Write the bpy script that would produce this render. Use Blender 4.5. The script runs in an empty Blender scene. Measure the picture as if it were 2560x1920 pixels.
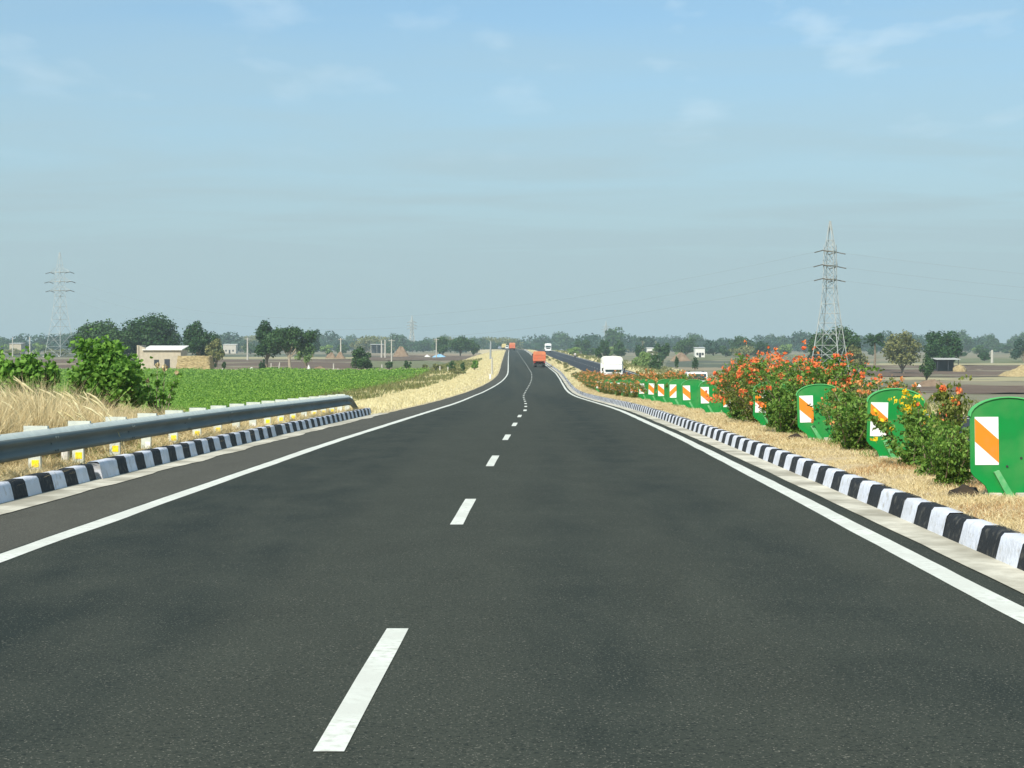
import bpy, math, random
import numpy as np
from mathutils import Vector, Matrix
R = math.radians
random.seed(7); rng = np.random.default_rng(7)
scene = bpy.context.scene
COL = scene.collection

# ---------------------------------------------------------------- camera
FPX, CX, CY, HOR = 4080.0, 1280.0, 960.0, 872.0      # focal length in photo pixels, centre, horizon row
cam_d = bpy.data.cameras.new('camera'); cam = bpy.data.objects.new('camera', cam_d); COL.objects.link(cam)
cam_d.sensor_width = 36.0; cam_d.lens = 36.0*FPX/2560.0
cam_d.clip_start = 0.1; cam_d.clip_end = 20000
cam.location = (0, 0, 0)
cam.rotation_euler = (R(90) - math.atan((CY-HOR)/FPX), 0, 0)
scene.camera = cam

# ---------------------------------------------------------------- sun, sky, exposure
SUN_EL, SUN_AZ = 42.0, 206.0        # azimuth clockwise from +Y (north)
sun_dir = Vector((math.sin(R(SUN_AZ))*math.cos(R(SUN_EL)), math.cos(R(SUN_AZ))*math.cos(R(SUN_EL)), math.sin(R(SUN_EL))))
sd = bpy.data.lights.new('sun', 'SUN'); sd.energy = 4.2; sd.angle = R(0.5); sd.color = (1.0, 0.95, 0.86)
sun = bpy.data.objects.new('sun', sd); COL.objects.link(sun)
sun.rotation_euler = sun_dir.to_track_quat('Z', 'Y').to_euler()
world = bpy.data.worlds.new("World"); scene.world = world; world.use_nodes = True
wn, wl = world.node_tree.nodes, world.node_tree.links
wn.clear()
w_out = wn.new('ShaderNodeOutputWorld'); w_bg = wn.new('ShaderNodeBackground'); w_bg.inputs[1].default_value = 0.1
sky = wn.new('ShaderNodeTexSky'); sky.sky_type = 'NISHITA'; sky.sun_disc = False
sky.sun_elevation = R(SUN_EL); sky.sun_rotation = R(SUN_AZ)
sky.altitude = 50; sky.air_density = 1.0; sky.dust_density = 0.6; sky.ozone_density = 1.6
tint = wn.new('ShaderNodeMix'); tint.data_type = 'RGBA'; tint.blend_type = 'MULTIPLY'; tint.inputs[0].default_value = 1
tint.inputs[7].default_value = (0.76, 1.02, 1.10, 1)
wl.new(sky.outputs[0], tint.inputs[6])
# thin high cloud: noise on the sky direction projected to a flat layer
tc = wn.new('ShaderNodeTexCoord'); sx = wn.new('ShaderNodeSeparateXYZ'); wl.new(tc.outputs['Generated'], sx.inputs[0])
def wmath(op, a, b=None):
    n = wn.new('ShaderNodeMath'); n.operation = op
    for i, v in enumerate((a, b)):
        if v is None: continue
        if isinstance(v, (int, float)): n.inputs[i].default_value = v
        else: wl.new(v, n.inputs[i])
    return n.outputs[0]
zz = wmath('MAXIMUM', wmath('ADD', sx.outputs[2], 0.03), 0.01)
cx_ = wmath('DIVIDE', sx.outputs[0], zz); cy_ = wmath('DIVIDE', sx.outputs[1], zz)
cmb = wn.new('ShaderNodeCombineXYZ'); wl.new(cx_, cmb.inputs[0]); wl.new(cy_, cmb.inputs[1])
mp = wn.new('ShaderNodeMapping'); mp.inputs['Scale'].default_value = (0.55, 0.9, 1); mp.inputs['Location'].default_value = (3.1, 1.7, 0)
wl.new(cmb.outputs[0], mp.inputs[0])
cn = wn.new('ShaderNodeTexNoise'); cn.inputs['Scale'].default_value = 1.0; cn.inputs['Detail'].default_value = 7; cn.inputs['Roughness'].default_value = 0.55
cn.inputs['Distortion'].default_value = 0.6
wl.new(mp.outputs[0], cn.inputs['Vector'])
cr = wn.new('ShaderNodeMapRange'); cr.inputs[1].default_value = 0.40; cr.inputs[2].default_value = 0.80; cr.inputs[3].default_value = 0.30; cr.inputs[4].default_value = 0.62
cr.clamp = True; wl.new(cn.outputs[0], cr.inputs[0])
# a few small denser puffs
mp2 = wn.new('ShaderNodeMapping'); mp2.inputs['Scale'].default_value = (2.2, 1.0, 1); mp2.inputs['Location'].default_value = (0.4, 5.2, 0)
wl.new(cmb.outputs[0], mp2.inputs[0])
cn2 = wn.new('ShaderNodeTexNoise'); cn2.inputs['Scale'].default_value = 1.3; cn2.inputs['Detail'].default_value = 6; wl.new(mp2.outputs[0], cn2.inputs['Vector'])
cr2 = wn.new('ShaderNodeMapRange'); cr2.inputs[1].default_value = 0.56; cr2.inputs[2].default_value = 0.78; cr2.inputs[4].default_value = 0.65; cr2.clamp = True
wl.new(cn2.outputs[0], cr2.inputs[0])
up = wn.new('ShaderNodeMapRange'); up.inputs[1].default_value = 0.10; up.inputs[2].default_value = 0.19; up.clamp = True; wl.new(sx.outputs[2], up.inputs[0])
east = wn.new('ShaderNodeMapRange'); east.inputs[1].default_value = -0.05; east.inputs[2].default_value = 0.12; east.inputs[3].default_value = 0.6; east.inputs[4].default_value = 1; east.clamp = True; wl.new(sx.outputs[0], east.inputs[0])
puff = wmath('MULTIPLY', wmath('MULTIPLY', cr2.outputs[0], up.outputs[0]), east.outputs[0])
cmix = wn.new('ShaderNodeMix'); cmix.data_type = 'RGBA'
CLOUDC = cmix.inputs[7]; CLOUDC.default_value = (3.7, 5.15, 5.75, 1)
low = wn.new('ShaderNodeMapRange'); low.inputs[1].default_value = 0.0; low.inputs[2].default_value = 0.20; low.inputs[3].default_value = 0.85; low.inputs[4].default_value = 0.0; low.clamp = True
wl.new(sx.outputs[2], low.inputs[0])
veil = wn.new('ShaderNodeMix'); veil.data_type = 'RGBA'; veil.inputs[6].default_value = (3.45, 4.85, 5.6, 1); veil.inputs[7].default_value = (3.25, 4.2, 4.35, 1)
wl.new(low.outputs[0], veil.inputs[0]); wl.new(veil.outputs[2], cmix.inputs[7])
wl.new(wmath('MINIMUM', wmath('ADD', cr.outputs[0], low.outputs[0]), 0.96), cmix.inputs[0]); wl.new(tint.outputs[2], cmix.inputs[6])
pmix = wn.new('ShaderNodeMix'); pmix.data_type = 'RGBA'; pmix.inputs[7].default_value = (6.3, 7.4, 8.0, 1)
wl.new(puff, pmix.inputs[0]); wl.new(cmix.outputs[2], pmix.inputs[6]); wl.new(pmix.outputs[2], w_bg.inputs[0]); wl.new(w_bg.outputs[0], w_out.inputs[0])
scene.view_settings.view_transform = 'Standard'; scene.view_settings.look = 'None'
scene.view_settings.exposure = 0.38; scene.view_settings.gamma = 1
scene.render.engine = 'CYCLES'
scene.cycles.volume_bounces = 0; scene.cycles.transparent_max_bounces = 8

# ---------------------------------------------------------------- helpers
def tag(o, label=None, cat=None, group=None, kind=None):
    if label: o['label'] = label
    if cat: o['category'] = cat
    if group: o['group'] = group
    if kind: o['kind'] = kind
    return o
def empty(name, loc=(0, 0, 0), rz=0):
    o = bpy.data.objects.new(name, None); COL.objects.link(o); o.location = loc; o.rotation_euler = (0, 0, rz); o.empty_display_size = 0.3
    return o
def np_mesh(name, V, F, mat, parent=None, smooth=False, mats=None, mi=None):
    """V (n,3), F (m,k) equal-sized polygons"""
    V = np.asarray(V, dtype=np.float32); F = np.asarray(F, dtype=np.int32)
    me = bpy.data.meshes.new(name); k = F.shape[1]
    me.vertices.add(len(V)); me.vertices.foreach_set('co', V.ravel())
    me.loops.add(F.size); me.loops.foreach_set('vertex_index', F.ravel())
    me.polygons.add(len(F)); me.polygons.foreach_set('loop_start', np.arange(0, F.size, k, dtype=np.int32))
    try: me.polygons.foreach_set('loop_total', np.full(len(F), k, dtype=np.int32))
    except Exception: pass
    for m in (mats or [mat]): me.materials.append(m)
    if mi is not None: me.polygons.foreach_set('material_index', np.asarray(mi, dtype=np.int32))
    if smooth: me.polygons.foreach_set('use_smooth', np.ones(len(F), dtype=bool))
    me.update(calc_edges=True)
    o = bpy.data.objects.new(name, me); COL.objects.link(o)
    if parent: o.parent = parent
    return o
class MB:
    def __init__(s): s.v = []; s.f = []; s.m = []
    def add(s, vs, fs, mi=0, M=None):
        b = len(s.v)
        for v in vs: s.v.append(tuple(M @ Vector(v)) if M else tuple(v))
        for f in fs: s.f.append(tuple(b+i for i in f)); s.m.append(mi)
        return s
    def box(s, x0, x1, y0, y1, z0, z1, mi=0, M=None):
        vs = [(x0,y0,z0),(x1,y0,z0),(x1,y1,z0),(x0,y1,z0),(x0,y0,z1),(x1,y0,z1),(x1,y1,z1),(x0,y1,z1)]
        return s.add(vs, [(0,3,2,1),(4,5,6,7),(0,1,5,4),(1,2,6,5),(2,3,7,6),(3,0,4,7)], mi, M)
    def tube(s, pts, rad, n=6, mi=0, caps=True):
        pts = [Vector(p) for p in pts]
        rad = rad if isinstance(rad, (list, tuple)) else [rad]*len(pts)
        b = len(s.v)
        for i, p in enumerate(pts):
            d = (pts[min(i+1, len(pts)-1)] - pts[max(i-1, 0)]).normalized()
            a = Vector((0, 0, 1)) if abs(d.z) < 0.9 else Vector((1, 0, 0))
            e1 = d.cross(a).normalized(); e2 = d.cross(e1)
            for k in range(n):
                t = 2*math.pi*k/n
                s.v.append(tuple(p + (e1*math.cos(t) + e2*math.sin(t))*rad[i]))
        for i in range(len(pts)-1):
            for k in range(n):
                s.f.append((b+i*n+k, b+i*n+(k+1) % n, b+(i+1)*n+(k+1) % n, b+(i+1)*n+k)); s.m.append(mi)
        if caps:
            s.f.append(tuple(b+k for k in range(n))[::-1]); s.m.append(mi)
            e = b+(len(pts)-1)*n; s.f.append(tuple(e+k for k in range(n))); s.m.append(mi)
        return s
    def prism(s, prof, axis, a, bb, mi=0):
        """prof: list of 2-D points, extruded along axis ('x','y','z') from a to bb"""
        n = len(prof)
        def P(p, t):
            return {'x': (t, p[0], p[1]), 'y': (p[0], t, p[1]), 'z': (p[0], p[1], t)}[axis]
        vs = [P(p, a) for p in prof] + [P(p, bb) for p in prof]
        fs = [tuple(range(n))[::-1], tuple(range(n, 2*n))] + [(i, (i+1) % n, n+(i+1) % n, n+i) for i in range(n)]
        return s.add(vs, fs, mi)
    def build(s, name, mat, parent=None, bevel=0, smooth=False, loc=None):
        me = bpy.data.meshes.new(name); me.from_pydata(s.v, [], s.f)
        for m in (mat if isinstance(mat, list) else [mat]): me.materials.append(m)
        me.polygons.foreach_set('material_index', s.m)
        if smooth: me.polygons.foreach_set('use_smooth', [True]*len(s.f))
        me.update()
        o = bpy.data.objects.new(name, me); COL.objects.link(o)
        if parent: o.parent = parent
        if loc: o.location = loc
        import bmesh
        bm = bmesh.new(); bm.from_mesh(me); bmesh.ops.recalc_face_normals(bm, faces=bm.faces); bm.to_mesh(me); bm.free()
        if bevel:
            b = o.modifiers.new('bevel', 'BEVEL'); b.width = bevel; b.segments = 2; b.limit_method = 'ANGLE'
        return o
def copy_tree(o, parent=None):
    c = o.copy(); COL.objects.link(c)
    if parent: c.parent = parent
    for ch in list(o.children): copy_tree(ch, c)
    return c

# ---------------------------------------------------------------- materials
def mat(name, c, rough=0.8, c2=None, scale=5.0, lo=0.35, hi=0.65, metal=0.0, bump=0.0, bscale=None, detail=5, stretch=(1, 1, 1), c3=None, scale3=0.05, spec=0.3):
    m = bpy.data.materials.new(name); m.use_nodes = True; n, l = m.node_tree.nodes, m.node_tree.links
    b = n['Principled BSDF']; b.inputs['Base Color'].default_value = (*c, 1); b.inputs['Roughness'].default_value = rough
    b.inputs['Metallic'].default_value = metal; b.inputs['Specular IOR Level'].default_value = spec
    tcn = n.new('ShaderNodeTexCoord'); mpn = n.new('ShaderNodeMapping'); mpn.inputs['Scale'].default_value = stretch
    l.new(tcn.outputs['Object'], mpn.inputs[0])
    if c2 is not None:
        no = n.new('ShaderNodeTexNoise'); no.inputs['Scale'].default_value = scale; no.inputs['Detail'].default_value = detail
        l.new(mpn.outputs[0], no.inputs['Vector'])
        mr = n.new('ShaderNodeMapRange'); mr.inputs[1].default_value = lo; mr.inputs[2].default_value = hi; l.new(no.outputs[0], mr.inputs[0])
        mx = n.new('ShaderNodeMix'); mx.data_type = 'RGBA'; mx.inputs[6].default_value = (*c, 1); mx.inputs[7].default_value = (*c2, 1)
        l.new(mr.outputs[0], mx.inputs[0]); outc = mx.outputs[2]
        if c3 is not None:
            no3 = n.new('ShaderNodeTexNoise'); no3.inputs['Scale'].default_value = scale3; no3.inputs['Detail'].default_value = 4
            l.new(mpn.outputs[0], no3.inputs['Vector'])
            mr3 = n.new('ShaderNodeMapRange'); mr3.inputs[1].default_value = 0.42; mr3.inputs[2].default_value = 0.62; l.new(no3.outputs[0], mr3.inputs[0])
            mx3 = n.new('ShaderNodeMix'); mx3.data_type = 'RGBA'; mx3.inputs[7].default_value = (*c3, 1)
            l.new(mr3.outputs[0], mx3.inputs[0]); l.new(outc, mx3.inputs[6]); outc = mx3.outputs[2]
        l.new(outc, b.inputs['Base Color'])
    if bump:
        bn = n.new('ShaderNodeTexNoise'); bn.inputs['Scale'].default_value = bscale or scale; bn.inputs['Detail'].default_value = 6
        l.new(mpn.outputs[0], bn.inputs['Vector'])
        bp = n.new('ShaderNodeBump'); bp.inputs['Strength'].default_value = 1.0; bp.inputs['Distance'].default_value = bump
        l.new(bn.outputs[0], bp.inputs['Height']); l.new(bp.outputs[0], b.inputs['Normal'])
    return m
def leafmat(name, c1, c2, trans=0.3, rough=0.55):
    m = bpy.data.materials.new(name); m.use_nodes = True; n, l = m.node_tree.nodes, m.node_tree.links
    b = n['Principled BSDF']; b.inputs['Roughness'].default_value = rough; b.inputs['Specular IOR Level'].default_value = 0.25
    g = n.new('ShaderNodeNewGeometry'); mx = n.new('ShaderNodeMix'); mx.data_type = 'RGBA'
    mx.inputs[6].default_value = (*c1, 1); mx.inputs[7].default_value = (*c2, 1)
    l.new(g.outputs['Random Per Island'], mx.inputs[0]); l.new(mx.outputs[2], b.inputs['Base Color'])
    t = n.new('ShaderNodeBsdfTranslucent'); l.new(mx.outputs[2], t.inputs[0])
    ms = n.new('ShaderNodeMixShader'); ms.inputs[0].default_value = trans
    l.new(b.outputs[0], ms.inputs[1]); l.new(t.outputs[0], ms.inputs[2]); l.new(ms.outputs[0], n['Material Output'].inputs[0])
    return m
def asphalt(name, c, c2, speck, speckamt=0.64):
    m = bpy.data.materials.new(name); m.use_nodes = True; n, l = m.node_tree.nodes, m.node_tree.links
    b = n['Principled BSDF']; b.inputs['Roughness'].default_value = 0.95; b.inputs['Specular IOR Level'].default_value = 0.12
    tcn = n.new('ShaderNodeTexCoord')
    def noise(scale, st, det=4):
        mpn = n.new('ShaderNodeMapping'); mpn.inputs['Scale'].default_value = st; l.new(tcn.outputs['Object'], mpn.inputs[0])
        no = n.new('ShaderNodeTexNoise'); no.inputs['Scale'].default_value = scale; no.inputs['Detail'].default_value = det
        l.new(mpn.outputs[0], no.inputs['Vector']); return no.outputs[0]
    def rng_(s, a, bb):
        mr = n.new('ShaderNodeMapRange'); mr.inputs[1].default_value = a; mr.inputs[2].default_value = bb; l.new(s, mr.inputs[0]); return mr.outputs[0]
    def mixc(f, a, bb):
        mx = n.new('ShaderNodeMix'); mx.data_type = 'RGBA'
        l.new(f, mx.inputs[0])
        for i, v in ((6, a), (7, bb)):
            if isinstance(v, tuple): mx.inputs[i].default_value = (*v, 1)
            else: l.new(v, mx.inputs[i])
        return mx.outputs[2]
    big = mixc(rng_(noise(0.55, (1.15, 0.016, 1), 2), 0.38, 0.62), c, c2)
    big = mixc(rng_(noise(0.30, (0.2, 1.0, 1), 2), 0.52, 0.80), big, tuple(x*1.08 for x in c2))
    mid = mixc(rng_(noise(2.2, (1, 0.35, 1)), 0.35, 0.9), big, tuple(x*1.25 for x in c2))
    dk = mixc(rng_(noise(55, (1, 1, 1), 3), 0.50, 0.75), mid, tuple(x*0.7 for x in c))
    li = mixc(rng_(noise(85, (1, 1, 1.3), 3), speckamt, speckamt+0.10), dk, speck)
    l.new(li, b.inputs['Base Color'])
    bp = n.new('ShaderNodeBump'); bp.inputs['Distance'].default_value = 0.003; bp.inputs['Strength'].default_value = 0.7
    l.new(noise(70, (1, 1, 1), 4), bp.inputs['Height']); l.new(bp.outputs[0], b.inputs['Normal'])
    return m

M = {}
M['asphalt'] = asphalt('dark_asphalt', (0.022, 0.030, 0.026), (0.047, 0.052, 0.040), (0.22, 0.21, 0.165), 0.615)
M['asphalt_shoulder'] = asphalt('shoulder_asphalt', (0.062, 0.062, 0.050), (0.082, 0.080, 0.064), (0.22, 0.21, 0.17), 0.6)
M['asphalt_far'] = asphalt('blue_asphalt', (0.036, 0.042, 0.05), (0.046, 0.052, 0.058), (0.15, 0.15, 0.14), 0.7)
M['line'] = mat('road_paint', (0.72, 0.73, 0.64), 0.8, (0.52, 0.52, 0.44), 16, 0.48, 0.70, bump=0.002, bscale=60, c3=(0.62, 0.62, 0.54), scale3=1.5)
M['concrete'] = mat('gutter_concrete', (0.56, 0.52, 0.41), 0.9, (0.72, 0.68, 0.55), 7, 0.35, 0.7, bump=0.006, bscale=30, c3=(0.36, 0.33, 0.25), scale3=1.2)
M['kerb_white'] = mat('kerb_white_paint', (0.70, 0.72, 0.78), 0.8, (0.48, 0.46, 0.42), 11, 0.52, 0.72, bump=0.012, bscale=18, c3=(0.62, 0.63, 0.66), scale3=3)
M['kerb_black'] = mat('kerb_black_paint', (0.018, 0.02, 0.022), 0.75, (0.10, 0.095, 0.08), 11, 0.55, 0.75, bump=0.012, bscale=18)
M['ground'] = mat('plain_soil', (0.22, 0.20, 0.13), 0.95, (0.13, 0.15, 0.075), 0.12, 0.38, 0.62, c3=(0.30, 0.24, 0.15), scale3=0.03, detail=8)
M['median_soil'] = mat('median_soil', (0.62, 0.49, 0.29), 0.95, (0.44, 0.33, 0.19), 2, 0.35, 0.65, bump=0.03, bscale=12)
M['verge_soil'] = mat('verge_soil', (0.60, 0.50, 0.29), 0.95, (0.50, 0.41, 0.24), 0.9, 0.35, 0.65, bump=0.03, bscale=8)
M['brown_field'] = mat('ploughed_soil', (0.115, 0.075, 0.05), 0.95, (0.17, 0.12, 0.08), 0.5, 0.35, 0.65, stretch=(0.15, 1, 1), bump=0.1, bscale=2)
M['tan_field'] = mat('bare_soil', (0.36, 0.27, 0.17), 0.95, (0.26, 0.20, 0.13), 0.4, 0.35, 0.65, stretch=(0.2, 1, 1))
M['straw_field'] = mat('straw_soil', (0.42, 0.36, 0.20), 0.95, (0.32, 0.29, 0.15), 0.3, 0.35, 0.65, stretch=(0.2, 1, 1))
M['olive_field'] = mat('low_scrub', (0.12, 0.15, 0.06), 0.95, (0.20, 0.19, 0.10), 0.3, 0.35, 0.65, stretch=(0.3, 1, 1))
M['grey_field'] = mat('dark_tilled', (0.10, 0.095, 0.075), 0.95, (0.09, 0.12, 0.06), 0.25, 0.35, 0.65, stretch=(0.1, 1, 1))
M['crop_soil'] = mat('crop_ground', (0.08, 0.22, 0.03), 0.95, (0.14, 0.30, 0.045), 0.8, 0.35, 0.65)
M['crop_leaf'] = leafmat('crop_leaf', (0.13, 0.28, 0.03), (0.29, 0.45, 0.07), 0.35)
M['dry'] = leafmat('dry_grass', (0.55, 0.42, 0.20), (0.86, 0.74, 0.45), 0.25, 0.8)
M['dry_pale'] = leafmat('pale_dry_grass', (0.66, 0.56, 0.28), (0.88, 0.80, 0.50), 0.25, 0.8)
M['dry_brown'] = leafmat('brown_dry_grass', (0.36, 0.20, 0.09), (0.62, 0.42, 0.20), 0.25, 0.8)
M['green_grass'] = leafmat('green_grass', (0.12, 0.20, 0.035), (0.26, 0.34, 0.09), 0.3, 0.7)
M['leaf_bright'] = leafmat('bright_leaf', (0.06, 0.17, 0.014), (0.25, 0.46, 0.07), 0.42)
M['leaf_dark'] = leafmat('dark_leaf', (0.014, 0.055, 0.012), (0.05, 0.115, 0.026), 0.2)
M['leaf_mid'] = leafmat('mid_leaf', (0.024, 0.072, 0.017), (0.075, 0.145, 0.038), 0.2)
M['leaf_olive'] = leafmat('olive_leaf', (0.12, 0.15, 0.04), (0.28, 0.27, 0.10), 0.25)
M['leaf_light'] = leafmat('light_leaf', (0.14, 0.24, 0.06), (0.30, 0.42, 0.13), 0.3)
M['leaf_blue'] = leafmat('bluish_leaf', (0.02, 0.06, 0.035), (0.05, 0.11, 0.06), 0.15)
M['shrub_leaf'] = leafmat('shrub_leaf', (0.055, 0.15, 0.016), (0.24, 0.38, 0.07), 0.3)
M['shrub_leaf_olive'] = leafmat('shrub_olive_leaf', (0.10, 0.15, 0.02), (0.26, 0.28, 0.07), 0.3)
M['petal_orange'] = leafmat('orange_petal', (0.85, 0.13, 0.05), (0.95, 0.34, 0.10), 0.3)
M['petal_amber'] = leafmat('amber_petal', (0.72, 0.24, 0.06), (0.85, 0.42, 0.16), 0.3)
M['petal_yellow'] = leafmat('yellow_petal', (0.90, 0.55, 0.01), (0.95, 0.75, 0.04), 0.3)
M['pod'] = leafmat('seed_pod', (0.45, 0.30, 0.15), (0.60, 0.50, 0.28), 0.1)
M['bark'] = mat('bark', (0.16, 0.12, 0.08), 0.95, (0.30, 0.25, 0.17), 6, bump=0.02)
M['bark_pale'] = mat('pale_bark', (0.42, 0.36, 0.27), 0.95, (0.30, 0.25, 0.18), 4, bump=0.02)
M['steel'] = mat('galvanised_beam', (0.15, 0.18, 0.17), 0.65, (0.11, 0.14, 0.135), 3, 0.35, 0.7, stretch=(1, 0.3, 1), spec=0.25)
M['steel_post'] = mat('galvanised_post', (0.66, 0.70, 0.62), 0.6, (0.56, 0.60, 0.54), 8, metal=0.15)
M['pylon'] = mat('pylon_steel', (0.48, 0.50, 0.47), 0.7, (0.40, 0.42, 0.39), 1)
M['insul'] = mat('insulator', (0.10, 0.09, 0.07), 0.4)
M['wire'] = mat('cable', (0.30, 0.32, 0.32), 0.6)
M['reflect_yellow'] = mat('yellow_reflector', (0.90, 0.66, 0.0), 0.5, (0.95, 0.78, 0.05), 30)
M['reflect_white'] = mat('white_reflector', (0.85, 0.86, 0.84), 0.5)
M['plate'] = mat('green_plate', (0.0, 0.245, 0.042), 0.5, (0.012, 0.20, 0.04), 4, 0.35, 0.75, spec=0.3, c3=(0.05, 0.25, 0.06), scale3=2.2)
M['plate_edge'] = mat('green_plate_rim', (0.10, 0.45, 0.14), 0.5)
M['plate_bracket'] = mat('green_bracket', (0.07, 0.36, 0.12), 0.5, (0.16, 0.42, 0.18), 12)
M['sticker_white'] = mat('white_sheeting', (0.84, 0.84, 0.80), 0.5, (0.70, 0.70, 0.64), 9, 0.5, 0.75)
M['sticker_orange'] = mat('orange_sheeting', (0.90, 0.24, 0.015), 0.5, (0.78, 0.24, 0.04), 9, 0.5, 0.75)
M['footing'] = mat('plate_footing', (0.55, 0.52, 0.42), 0.9, (0.42, 0.40, 0.32), 10)
M['orange_paint'] = mat('orange_truck_paint', (0.72, 0.17, 0.07), 0.6, (0.60, 0.20, 0.10), 2)
M['orange_tarp'] = mat('orange_rust_tarp', (0.60, 0.20, 0.09), 0.8, (0.74, 0.26, 0.12), 1.2)
M['white_paint'] = mat('white_truck_paint', (0.82, 0.83, 0.80), 0.4, (0.76, 0.76, 0.72), 1.5)
M['cream_cloth'] = mat('cream_tarpaulin', (0.84, 0.82, 0.72), 0.8, (0.76, 0.74, 0.64), 1.5, bump=0.05)
M['yellow_paint'] = mat('yellow_truck_paint', (0.70, 0.58, 0.25), 0.6)
M['grey_paint'] = mat('grey_car_paint', (0.42, 0.48, 0.54), 0.35)
M['tyre'] = mat('tyre_rubber', (0.02, 0.02, 0.02), 0.9)
M['rim'] = mat('wheel_rim', (0.35, 0.35, 0.34), 0.5)
M['chassis'] = mat('dark_chassis', (0.04, 0.04, 0.04), 0.8)
M['glass'] = mat('vehicle_glass', (0.03, 0.055, 0.05), 0.08, spec=0.7)
M['lamp'] = mat('headlamp', (0.75, 0.75, 0.7), 0.15, spec=0.8)
M['taillamp'] = mat('tail_lamp', (0.45, 0.02, 0.02), 0.3)
M['hay'] = mat('haystack_straw', (0.46, 0.36, 0.18), 0.95, (0.33, 0.25, 0.12), 2.5, bump=0.12, bscale=6)
M['plaster'] = mat('beige_plaster', (0.52, 0.46, 0.34), 0.9, (0.44, 0.38, 0.28), 1.5)
M['roof_white'] = mat('white_roof_sheet', (0.80, 0.78, 0.72), 0.7, (0.70, 0.68, 0.6), 2)
M['roof_grey'] = mat('grey_roof_sheet', (0.48, 0.48, 0.45), 0.8)
M['dark_open'] = mat('dark_interior', (0.04, 0.045, 0.05), 0.9)
M['post_conc'] = mat('concrete_pole', (0.55, 0.52, 0.44), 0.9, (0.45, 0.42, 0.36), 3)
M['tarp_blue'] = mat('blue_tarpaulin', (0.20, 0.42, 0.62), 0.7, (0.28, 0.50, 0.66), 1)
M['sack'] = mat('white_sack', (0.80, 0.78, 0.72), 0.8, (0.68, 0.66, 0.6), 3)
M['earth'] = mat('heaped_earth', (0.20, 0.135, 0.085), 0.95, (0.28, 0.20, 0.13), 0.8, bump=0.15, bscale=1.5)
M['black_cloth'] = mat('black_plastic', (0.025, 0.02, 0.015), 0.9, (0.07, 0.05, 0.03), 4)
M['skin'] = mat('skin', (0.30, 0.17, 0.10), 0.6); M['cloth_white'] = mat('white_shirt', (0.8, 0.8, 0.78), 0.9)
M['cloth_dark'] = mat('dark_trousers', (0.06, 0.06, 0.08), 0.9); M['hair'] = mat('hair', (0.02, 0.015, 0.01), 0.7)

# ---------------------------------------------------------------- road geometry (metres, camera at the origin, +Y ahead)
def hermite(xs, ys):
    xs = np.array(xs, float); ys = np.array(ys, float); h = np.diff(xs); dl = np.diff(ys)/h
    m = np.zeros(len(xs)); m[0] = dl[0]; m[-1] = dl[-1]
    for i in range(1, len(xs)-1):
        if dl[i-1]*dl[i] <= 0: m[i] = 0
        else:
            w1 = 2*h[i]+h[i-1]; w2 = h[i]+2*h[i-1]; m[i] = (w1+w2)/(w1/dl[i-1]+w2/dl[i])
    def f(x):
        x = np.clip(np.asarray(x, float), xs[0], xs[-1]); i = np.clip(np.searchsorted(xs, x, side='right')-1, 0, len(xs)-2)
        t = (x-xs[i])/h[i]
        return (2*t**3-3*t**2+1)*ys[i] + (t**3-2*t**2+t)*h[i]*m[i] + (-2*t**3+3*t**2)*ys[i+1] + (t**3-t**2)*h[i]*m[i+1]
    return f
H = hermite([-80, 0, 6, 20, 33, 43.8, 61.8, 79.8, 97.8, 115.8, 137, 160, 190, 215, 245, 281, 321, 386, 483, 607, 760, 830, 900, 1000, 1250, 7000],
            [-0.6, -1.48, -1.55, -1.70, -1.86, -2.03, -2.33, -2.68, -3.02, -3.32, -3.6, -3.77, -3.86, -3.80, -3.55, -3.28, -2.99, -2.62, -2.05, -1.25, -0.56, -0.42, -0.30, -0.30, -0.9, -3])
C = hermite([-80, 0, 10, 33, 44.5, 62, 80, 110, 137, 180, 215, 245, 281, 321, 386, 483, 607, 700, 760, 830, 900, 960, 1050, 1250, 7000],
            [-2.3, -0.68, -0.48, 0.0, 0.235, 0.55, 0.72, 0.83, 1.18, 2.03, 2.65, 2.92, 2.87, 2.79, 2.65, 2.48, 2.3, 2.2, 2.1, 1.0, -0.8, -3, -7.5, -26, -27])
PL = hermite([-80, 100, 270, 400, 600, 1000, 2500, 7000], [-4.1, -4.0, -3.9, -3.55, -2.95, -2.5, -2.1, -1.8])
PR = hermite([-80, 150, 280, 400, 700, 1200, 3000, 7000], [-4.8, -5.0, -5.2, -4.6, -3.3, -2.6, -2.1, -1.8])
HW = 3.53                     # half distance between the two edge lines
def terrain(x, y):
    x = np.asarray(x, float); y = np.asarray(y, float)
    u = x - C(y); h = H(y)
    uL, uR = -7.0, 17.0
    f = h - 0.05 - 0.23*np.clip((u-3.9)/4.0, 0, 1)
    # left
    dl = np.clip(uL-u, 0, None); dr = np.clip(u-uR, 0, None)
    sl = np.clip(dl/11.0, 0, 1); sl = sl*sl*(3-2*sl)
    sr = np.clip(dr/12.0, 0, 1); sr = sr*sr*(3-2*sr)
    z = f + (PL(y)-f)*sl
    z = np.where(u > uR, f + (PR(y)-f)*sr, z)
    a = np.clip(np.maximum(dl, dr)/6, 0, 1)
    z = z + a*(0.10*np.sin(x*0.31+y*0.17)*np.sin(y*0.23-x*0.11) + 0.05*np.sin(x*0.9+1.3)*np.sin(y*0.7))
    return z
def gz(x, y): return float(terrain(x, y))
def yrows(a, b):
    L = [a]
    while L[-1] < b:
        y = L[-1]; st = 0.5 if y < 60 else 1.0 if y < 130 else 2.0 if y < 320 else 5 if y < 1300 else 60
        L.append(min(b, y+st))
    return np.array(L)
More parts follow.
